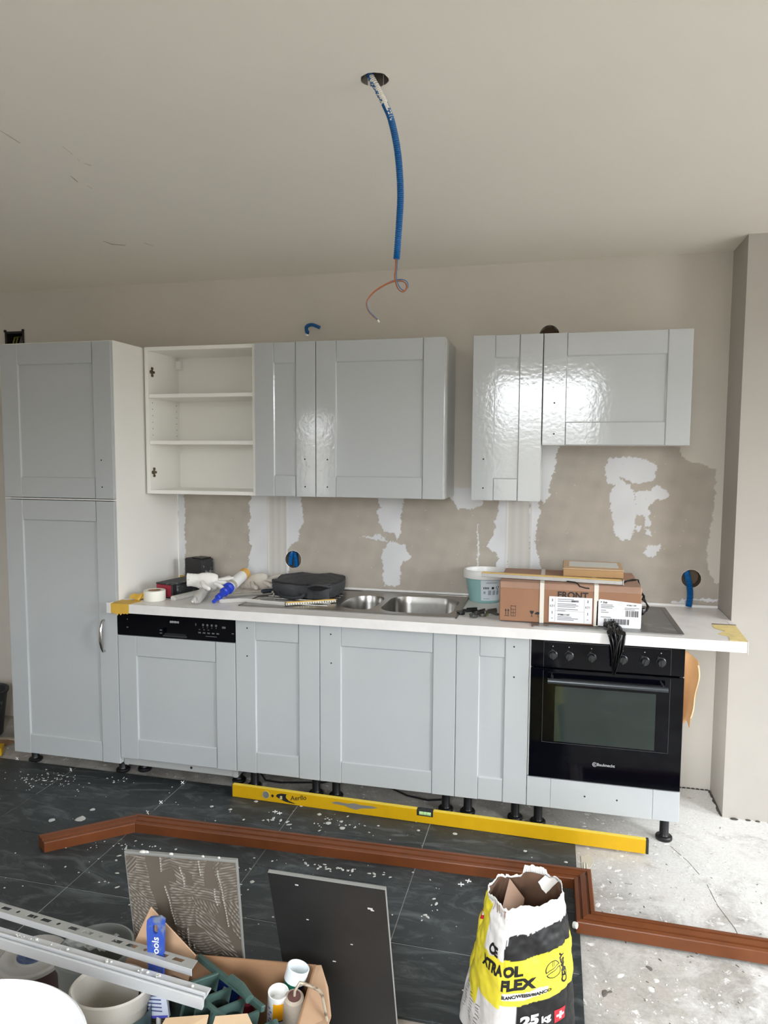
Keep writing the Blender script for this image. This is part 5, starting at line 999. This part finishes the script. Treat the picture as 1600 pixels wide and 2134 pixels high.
# blue packaging, red roll
t = thing('blue_pack', 'dark blue cardboard pack standing in the tool box behind the green tray', 'pack', (1.22, -1.40, .2))
BM = frame3((1.188, -1.440, .214), (.95, .04, -.42), (.42, .06, .95)); b = MB(); b.M = BM; b.box(0, .062, -.006, .014, 0, .118, .0015); b.build('body', M('navy_cardboard', (26, 54, 124), .4), t, smooth=0)
b = MB(); b.M = BM; b.box(.004, .058, -.0062, .0142, .114, .1182); b.build('top_edge', KRAFT2, t, smooth=0)
b = MB(); b.text('P', .030, BM @ Vector((.018, -.0068, .076)), BM.to_3x3() @ Vector((1, 0, 0)), BM.to_3x3() @ Vector((0, 0, 1)), bold=.001); b.build('lettering', M('white_print', (224, 228, 236), .5), t, smooth=0)
b = MB(); b.M = BM; b.box(.02, .036, -.0068, -.006, .058, .070); b.build('pink_mark', M('pink_print', (214, 120, 160), .5), t, smooth=0)
b = MB(); b.M = BM; b.lathe([(0, 0), (.011, 0), (.011, .0008), (0, .0008)], (.032, -.0062, .044), 14, d=(0, -1, 0)); b.build('blue_mark', M('light_blue_print', (110, 170, 220), .5), t, smooth=0)
b = MB(); cyl(b, (1.285, -1.415, .150), (1.300, -1.432, .272), [(0, 0), (.019, 0), (.020, .003), (.020, .118), (.017, .121), (0, .119)]); o = b.build('red_roll', M('wine_red', (142, 34, 62), .5)); tag(o, 'wine-red roll standing inside the tool box', 'roll')
b = MB(); b.lathe([(.0205, 0), (.022, .004), (.0205, .008)], (1.297, -1.428, .22), 20, d=(.015, -.017, .122)); b.build('band', M('dark_band', (90, 30, 44), .5), o)
# spatula with blue handle, label and stem
SM_ = frame3((1.117, -1.528, .236), (.985, .05, .0), (-.012, .010, .30)); t = thing('spatula', 'flat spatula with a worn blue handle, standing at the left end of the tool box', 'spatula', (1.115, -1.6, .2))
def sp(b, P, k0, k1, hole=None): m = MB(); m.plate(P, hole or [], k0, k1); b.add([SM_ @ Vector((v[0], v[2], v[1])) for v in m.v], m.f)
import builtins
oA = SM_.translation
b = MB(); sp(b, [(-.017, .12), (.019, .12), (.0215, .245), (.0225, .262), (.012, .268), (-.014, .262), (-.020, .256), (-.0215, .24)], -.004, .004, [rrect(-.0055, .0065, .226, .248, .0055, 5)]); b.build('handle', M('worn_blue_handle', (46, 78, 168), .45, c2=(112, 122, 138), vs=26, thr=.58), t, smooth=0)
b = MB(); sp(b, [(-.0205, .24), (.0212, .247), (.0225, .262), (.012, .268), (-.014, .262), (-.020, .256)], -.0045, -.0042) if False else None
b = MB(); b.text('Tools', .0235, SM_ @ Vector((.009, -.0046, .166)), SM_.to_3x3() @ Vector((0, 0, 1)), SM_.to_3x3() @ Vector((-1, 0, 0)), bold=.0004); b.build('lettering', M('white_print', (224, 228, 236)), t, smooth=0)
b = MB(); sp(b, [(-.030, .022), (.034, .034), (.030, .06), (.018, .12), (-.016, .12), (-.022, .075), (-.028, .05)], -.0035, .0035); lb = b.build('label', M('pale_blue_white_label', (214, 222, 238), .4), t, smooth=0)
b = MB()
for i in range(6): sp(b, [(-.018-.001*i, .085-i*.0088), (.012+.001*i, .088-i*.0088), (.012+.001*i, .0905-i*.0088), (-.018-.001*i, .0875-i*.0088)], -.0042, -.0036)
b.build('label_print', M('dark_blue_print', (70, 78, 130), .5), lb, smooth=0)
b = MB(); sp(b, [(-.012, .024), (.030, .032), (.031, .038), (-.012, .030)], -.0042, -.0036); b.build('label_band', M('violet_blue', (80, 84, 190), .5), lb, smooth=0)
b = MB(); b.M = SM_; b.tube([(.006, 0, .03), (.008, 0, -.10)], .0055, 10); b.build('stem', WHT, t)
b = MB(); b.M = SM_; rl = random.Random(9)
for i in range(10): b.lathe([(0, -.006), (.007, -.002), (.006, .004), (0, .007)], (-.012+.028*rl.random(), -.006, .085+.035*rl.random()), 7)
b.build('plaster_lumps', PLDRY, t)
# --- aluminium profiles across the box
ALU = M('aluminium', (214, 216, 218), .35, .35, var=.04, vs=30); ALD = M('dull_aluminium', (176, 176, 172), .45, .35, var=.1, vs=30)
def prof_M(a, c_): return frame3(a, Vector(c_)-Vector(a), (0, 0, 1))
A0, A1 = Vector((1.224, -1.553, .402)), Vector((.42, -1.458, .402)); D_ = (A1-A0).length
PM = frame3(A1, A0-A1, (0, 0, 1))
t = thing('tile_trim', 'aluminium tile trim with punched slots lying across the tool box, the farther one', 'trim profile', (.95, -1.51, .402), 'aluminium profiles over the tool box')
b = MB(); b.M = PM; b.box(0, D_, 0, .0016, -.001, .0155, .0005); b.build('edge', ALU, t, smooth=0)
HS = []; k = 0
while k*.043+.02 < D_-.03: x = .015+k*.043; HS.append([(x, .011), (x+.028, .011), (x+.032, .022), (x+.004, .022)] if k % 3 else circ(x+.012, .017, .0055, 10)); k += 1
b = MB(); b.M = PM; b.plate([(0, .0016), (D_, .0016), (D_-.004, .029), (0, .029)], HS, .0140, .0153); b.build('flange', ALD, t, smooth=0)
A0, A1 = Vector((1.290, -1.632, .398)), Vector((.42, -1.545, .398)); D_ = (A1-A0).length; PM = frame3(A1, A0-A1, (0, 0, 1))
t = thing('aluminium_profile', 'thick aluminium stair edge profile with grooves lying across the tool box, the nearer one', 'profile', (.95, -1.59, .398), 'aluminium profiles over the tool box')
b = MB(); b.M = PM; b.prism([(0, 0), (0, .0245), (.0015, .026), (.0045, .026), (.0050, .0185), (.0095, .0185), (.0100, .0275), (.0130, .0295), (.0150, .0275), (.0155, .0185), (.0200, .0185), (.0205, .0225), (.036, .0225), (.036, .0205), (.0225, .0165), (.010, .0155), (.008, .002), (.004, 0)], 'x', 0, D_); b.build('body', ALU, t, smooth=0)
b = MB(); b.M = PM; rl = random.Random(12)
for x, n_ in ((.36, 5), (.39, 5), (.615, 9), (.74, 10), (.45, 3), (.50, 2), (.70, 3), (.83, 2)):
    for _ in range(n_): r = rl.uniform(.0015, .0042); b.lathe([(0, 0), (r, .0006), (r*.7, r*.9), (0, r*1.2)], (x+rl.gauss(0, .009), .027+rl.gauss(0, .003), .0226), 7)
b.build('plaster_blob', PLDRY, t)['kind'] = 'stuff'
# --- pails and can at the bottom left
t = thing('white_tub', 'large round white plastic tub, nearest thing at the bottom left corner', 'tub', (.99, -1.985, 0))
b = MB(); R_ = .233; b.lathe([(0, 0), (.17, 0), (.176, .006), (R_-.010, .476), (R_, .478), (R_+.001, .498), (R_-.004, .502), (R_-.016, .4985), (R_-.020, .47), (.166, .012), (0, .010)], (.992, -1.988, .001), 72); b.build('body', M('bright_white_plastic', (238, 240, 242), .25), t)
b = MB(); b.tube([(1.10, -1.80, .47), (1.103, -1.808, .45), (1.10, -1.815, .43), (1.098, -1.818, .42)], [.002, .004, .003, .0005], 6); b.build('paint_drip', WHT, t)
t = thing('grey_pail', 'grey plastic pail between the paint can and the white pail', 'pail', (.93, -1.50, 0))
b = MB(); b.lathe([(0, 0), (.075, 0), (.08, .005), (.088, .30), (.094, .302), (.094, .318), (.088, .320), (.084, .314), (.074, .012), (0, .010)], (.885, -1.425, .001), 40); b.build('body', M('mid_grey_plastic', (126, 130, 128), .4), t)
t = thing('white_pail', 'dirty white plastic pail with a printed rim in front of the tool box, left', 'pail', (1.05, -1.60, 0))
b = MB(); b.M = rotz(.22, (1.028, -1.568, .001)); b.lathe([(0, 0), (.060, 0), (.064, .004), (.082, .318), (.089, .322), (.090, .352), (.086, .356), (.080, .35), (.060, .010), (0, .008)], (0, 0, 0), 48, sx_=1, sy_=.80); b.build('body', M('dirty_white_plastic', (206, 202, 192), .45, var=.06, vs=9), t)
b = MB(); b.M = rotz(.22, (1.028, -1.568, .001))
b.shell([(.0885, .24), (.0888, .300)], (0, 0, 0), 48, sy_=.80); b.build('label', M('teal_print', (92, 116, 120), .5), t)
b = MB(); b.M = rotz(.22, (1.028, -1.568, .001)); b.tube([(.062, .02, .352), (.066, .0, .33), (.080, -.02, .26)], .0025, 6); b.build('wire_handle', M('dark_wire', (40, 40, 42)), t)
t = thing('paint_can', 'dark paint can with a clear blue-tinted lid behind the grey pail', 'can', (.615, -1.345, 0))
cc = (.617, -1.330, .001)
b = MB(); b.lathe([(0, 0), (.080, 0), (.082, .004), (.080, .03), (.082, .06), (.080, .09), (.082, .12), (.080, .15), (.085, .162), (.085, .168), (0, .168)], cc, 40); b.build('body', M('dark_wine_can', (66, 48, 50), .35), t)
b = MB(); b.lathe([(.083, .166), (.088, .168), (.088, .178), (.082, .183), (.074, .181), (.060, .176), (.044, .178), (.042, .184), (.0, .184)], cc, 40); lid = b.build('lid', M('clear_grey_lid', (170, 168, 164), .3), t)
b = MB(); b.lathe([(0, .1842), (.040, .1842), (.036, .188), (.022, .186), (.016, .190), (0, .190)], cc, 30); b.build('lid_disc', M('blue_grey_disc', (92, 112, 146), .3, c2=(56, 70, 104), vs=30, thr=.5), lid)
# clear crumpled film on the pail
b = MB(); b.grid(lambda u, v: (.815+u*.12, -1.455+v*.06, .338+.012*noise.noise(Vector((u*7, v*7, 3)))+.004*noise.noise(Vector((u*25, v*25, 1)))), 30, 20)
FILM = M('clear_film', (210, 212, 210), .12, var=0); N, L, B = nodes(FILM); tr = N.new('ShaderNodeBsdfTransparent'); mxs = N.new('ShaderNodeMixShader'); mxs.inputs[0].default_value = .45
L.new(tr.outputs[0], mxs.inputs[1]); L.new(B.outputs[0], mxs.inputs[2]); L.new(mxs.outputs[0], [n for n in N if n.type == 'OUTPUT_MATERIAL'][0].inputs[0])
o = b.build('plastic_film', FILM, None, 60, normals=False); tag(o, 'crumpled clear plastic film lying on the grey pail between the two profiles', 'film')
# --- cement bag
t = thing('cement_bag', 'torn open yellow, white and black 25 kg cement bag standing on the tiles', 'bag', (1.93, -1.08, TZ))
TOP = [(1.871, -1.045), (1.833, -1.120), (1.893, -1.200), (2.036, -1.108), (2.003, -1.030)]
BOT = [(1.800, -.93), (1.752, -1.045), (1.868, -1.232), (2.068, -1.125), (2.055, -.94)]
ZR = .415
def ringpt(s_, k):        # s_ in 0..5 along BL-L-FL-FR-BR, k height 0..1
    i = int(s_) % 5; f_ = s_-int(s_); kk = 1-(1-k)**1.0
    P = [Vector((BOT[j][0]*(1-kk)+TOP[j][0]*kk, BOT[j][1]*(1-kk)+TOP[j][1]*kk)) for j in range(5)]
    cen = sum(P, Vector((0, 0)))/5; p = P[i].lerp(P[(i+1) % 5], f_)
    bulge = .016*math.sin(f_*PI)*(math.sin(min(k, .92)*PI)**.8+.12)*(1 if i in (2, 3, 4) else .5); rnd = .010*(abs(f_-.5)*2)**6
    d = (p-cen).normalized(); p = p+d*(bulge-rnd); p += d*(noise.noise(Vector((p.x*22, p.y*22, k*9)))*.006+noise.noise(Vector((p.x*60, p.y*60, k*26)))*.0022*(.4+k))
    return p
def bagp(s_, k, off=0):
    p = ringpt(s_, k); rimz = ZR+.004*math.sin(s_*9)+.006*noise.noise(Vector((s_*5, 2, 1))) + (.010 if 3.4 < s_ < 4.6 else 0)
    if off:
        e_ = .02; a = Vector((*ringpt(s_-e_, k), 0)); c_ = Vector((*ringpt(s_+e_, k), 0)); tg = (c_-a).normalized(); p = p+Vector((tg.y, -tg.x))*off
    return Vector((p.x, p.y, TZ+.002+k*rimz))
NU, NV = 240, 150
cW, cY, cK, cT = (np.array(lin(c)) for c in ((226, 225, 224), (230, 216, 62), (27, 27, 28), (150, 120, 96)))
vs, cs = [], []
for j in range(NV+1):
    k = j/NV
    for i in range(NU):
        s_ = 5*i/NU; p = bagp(s_, k); vs.append(p); z = p.z-TZ; c = cW
        nz_ = noise.noise(Vector((s_*7, z*60, 4))); n3 = noise.noise(Vector((s_*24, z*18, 9)))
        if 2 <= s_ <= 3.06:                                   # front face
            f_ = s_-2; zz = z-.018*f_
            if zz > .352+.012*nz_*f_-.010*max(0, n3): c = cW
            elif zz > .290: c = cK if f_ > .06 or n3 < -.1 else cW
            elif zz > .176: c = cY
            else: c = cK if f_ > .24 else cW
            if zz > .176 and zz < .29 and f_ < .02: c = cY
            if .0 < f_ < .62 and .189 < zz < .206: c = cW     # white text panel
        elif 1.45 < s_ < 2:                                    # left fold, worn white down to the yellow
            if z < .285+.01*nz_: c = cY
            if z < .165: c = cW
            if z > .39 and n3 > .2: c = cT
        elif .6 < s_ <= 1.45:
            c = cY if z > .19-.10*(s_-.6)+.02*nz_ else cW
            if z > .405 and s_ > 1.2: c = cW
        elif s_ > 3.06 and s_ < 4:
            zz = z-.018; c = cW if zz > .35 else cK if zz > .29 else cY if zz > .176 else cK
        elif s_ >= 4.0 or s_ <= .6:
            c = cW if z > .40 else cK if z > .33 else cY
        if c is cW: c = c*(1-.30*max(0, noise.noise(Vector((s_*5, z*26, 7)))-.08)-.35*max(0, n3-.30))
        cs.append(c*(1+.05*noise.noise(Vector((s_*11, z*40, 2)))))
fs = [(j*NU+i, j*NU+(i+1) % NU, (j+1)*NU+(i+1) % NU, (j+1)*NU+i) for j in range(NV) for i in range(NU)]
me = bpy.data.meshes.new('outer_paper'); me.from_pydata(vs, [], fs); me.materials.append(M('printed_bag_paper', rough=.5, attr=True, spec=.4)); painted(me, np.clip(np.array(cs), 0, 1)); me.polygons.foreach_set('use_smooth', [True]*len(fs)); me.update()
place('outer_paper', me, t)
b = MB()                                                       # inside of the bag, down to the powder
def inn(u, v):
    s_ = (5*u) % 5; p = bagp(s_, 1-.36*v); cen = Vector((1.925, -1.10)); q = Vector((p.x, p.y)); d = (q-cen).normalized(); q = q-d*.0035; return (q.x, q.y, p.z-(.0005 if v == 0 else 0))
b.grid(inn, 120, 12); o = b.build('inner_paper', M('brown_inner_paper', (112, 84, 66), .8, var=.14, vs=22), t, 60, normals=False)
b = MB(); b.add([Vector((inn(i/60, .95)[0], inn(i/60, .95)[1], .285)) for i in range(60)], [tuple(range(60))]); b.build('powder', M('grey_powder', (120, 110, 100), .95), t, smooth=0)
b = MB(); rl = random.Random(21)                               # torn white edge all round the mouth
n_ = 150; tp = []
for i in range(n_+1):
    s_ = 5*i/n_; hgt_ = .002+.007*abs(noise.noise(Vector((s_*6, 0, 3))))+.004*rl.random()+(.012 if 4.1 < s_ < 4.6 else 0); p = bagp(s_ % 5, 1); q = bagp(s_ % 5, .985); tp.append((q, Vector((p.x, p.y, p.z+hgt_))))
for i in range(n_): b.add([tp[i][0], tp[i+1][0], tp[i+1][1], tp[i][1]], [(0, 1, 2, 3)])
o = b.build('torn_rim', M('torn_white_paper', (230, 228, 224), .8), t, 60, normals=False); m = o.modifiers.new('thick', 'SOLIDIFY'); m.thickness = .0016
b = MB(); b.grid(lambda u, v: Vector(bagp(3.62+.5*u, 1))+Vector((-.004-.018*v, -.010-.030*v*(1-.6*abs(u-.5)*2), .006-.028*v*(1-abs(u-.5)))), 8, 6); b.build('torn_flap', M('torn_white_paper', (230, 228, 224)), t, 60, normals=False)
quadz = [Vector((1.868, -1.135, .40)), Vector((1.915, -1.12, .40)), Vector((1.93, -1.06, .425)), Vector((1.885, -1.055, .425))]
b = MB(); quad(b, [Vector((1.872, -1.165, .385)), Vector((1.925, -1.150, .34)), Vector((1.930, -1.065, .385)), Vector((1.890, -1.058, .43))], .0015); b.build('inner_fold', M('pale_brown_paper', (140, 112, 92), .7), t, smooth=0)
# lettering follows the paper
def onface(s0, z0, sl=0, scl=6.2, off=.0014):       # text origin at arc position s0, height z0
    def fn(x, y):
        s_ = s0+x*scl; k = (z0+y+x*sl)/ZR; return bagp(s_ % 5, k, off)
    return fn
BK = M('bag_black_ink', (24, 24, 26), .5); WK = M('bag_white_ink', (232, 232, 232), .5)
b = MB(); b.text('OL', .037, (0, 0, 0), 0, 0, fn=onface(2.0, .246, .10), bold=.0018) if False else None
b = MB()
def T(s, size, s0, z0, bold=0, mat=None, sl=.10, scl=6.0): b.text(s, size, (0, 0, 0), (1, 0, 0), (0, 1, 0), fn=onface(s0, z0, sl, scl), bold=bold*1.35)
T('OL', .036, 2.01, .248, .0016); T('FLEX', .036, 1.98, .2125, .0016); T('BLANC/WEISS/BIANCO', .0105, 2.01, .1925, .0004)
T('XTRA', .036, 1.50, .2395, .0016, scl=5); T('CE', .036, 1.62, .285, .0016, scl=5)
b.build('lettering', BK, t, smooth=0)
b = MB(); T('25', .036, 2.295, .124, .0016); T('kg', .022, 2.54, .126, .0006); b.build('lettering', WK, t, smooth=0)
b = MB()
def vert(s, size, s0, z0, bold, scl=6.0): b.text(s, size, (0, 0, 0), (1, 0, 0), (0, 1, 0), fn=lambda x, y: bagp((s0-y*scl) % 5, (z0+x)/ZR, .0009), bold=bold)
vert('CEMSY', .0245, 2.93, .208, .0012)
def mapd(cx, cz, scl=6.0): return lambda x, y: bagp((cx+x*scl) % 5, (cz+y)/ZR, .0009)
def flat(P, fn, holes=()):
    m = MB(); m.plate(P, list(holes), 0, 0); n = len(P)+sum(len(h) for h in holes); bm = bmesh.new(); V_ = [bm.verts.new(v) for v in m.v[:n]]
    for f in m.f:
        if max(f) < n and len(f) == 3: bm.faces.new([V_[i] for i in f])
    for _ in range(4):
        E_ = [e_ for e_ in bm.edges if e_.calc_length() > .004]
        if E_: bmesh.ops.subdivide_edges(bm, edges=E_, cuts=1); bmesh.ops.triangulate(bm, faces=[f for f in bm.faces if len(f.verts) > 3])
    bm.verts.index_update(); b.add([fn(v.co.x, v.co.y) for v in bm.verts], [tuple(v.index for v in f.verts) for f in bm.faces]); bm.free()
fm = mapd(2.70, .252)
a0 = .35
up_ = [(.0185*math.cos(a0+PI*i/20), .0185*math.sin(a0+PI*i/20)+.0015) for i in range(21)]; upi = [(.0160*math.cos(a0+.07+(PI-.14)*i/20), .0160*math.sin(a0+.07+(PI-.14)*i/20)+.0020) for i in range(21)]
lo_ = [(.0185*math.cos(a0+PI+PI*i/20), .0185*math.sin(a0+PI+PI*i/20)-.0025) for i in range(21)]; loi = [(.0160*math.cos(a0+PI+.07+(PI-.14)*i/20), .0160*math.sin(a0+PI+.07+(PI-.14)*i/20)-.0030) for i in range(21)]
flat(up_, fm, [upi]); flat(lo_, fm, [loi]); flat([(-.003, .006), (-.0018, .006), (-.0008, .019), (-.002, .019)], fm); flat([(.001, .0065), (.0022, .0065), (.0032, .0185), (.002, .0185)], fm)
b.build('logo', BK, t, smooth=0)
fm = mapd(2.80, .128); b = MB(); flat([(-.0145, -.017), (.0145, -.014), (.0145, .018), (-.0145, .015)], fm); o = b.build('red_square', M('red_print', (206, 40, 52), .5), t, smooth=0)
fm2 = lambda x, y: bagp((2.80+x*6.0) % 5, (.1285+y)/ZR, .0014); b = MB(); flat([(-.003, -.010), (.003, -.0095), (.003, -.0025), (.010, -.002), (.010, .004), (.003, .0035), (.003, .0105), (-.003, .010), (-.003, .003), (-.010, .0025), (-.010, -.0035), (-.003, -.003)], fm2); b.build('white_cross', WK, t, smooth=0)
fm = lambda x, y: bagp((.98+x*7) % 5, (.335+y)/ZR, .0009); b = MB(); flat([(-.014, -.022), (.012, -.012), (.012, .020), (-.014, .012)], fm); b.build('red_square', M('red_print', (206, 40, 52)), t, smooth=0)
fm = lambda x, y: bagp((.98+x*7) % 5, (.335+y)/ZR, .0014); b = MB(); flat([(-.006, -.006), (.004, -.002), (.004, .010), (-.006, .006)], fm); b.build('white_cross', WK, t, smooth=0)
b = MB(); rl = random.Random(31)
for c_ in range(3):
    for i in range(9):
        s0 = 1.12+.17*c_; z0 = .055+i*.010-.012*c_; w_ = .06+.05*rl.random()
        flat([(0, 0), (w_/6, .003), (w_/6, .0045), (0, .0018)], lambda x, y: bagp((s0+x*6) % 5, (z0+y)/ZR, .0008))
b.build('small_print', M('grey_ink', (70, 70, 76), .6), t, smooth=0)
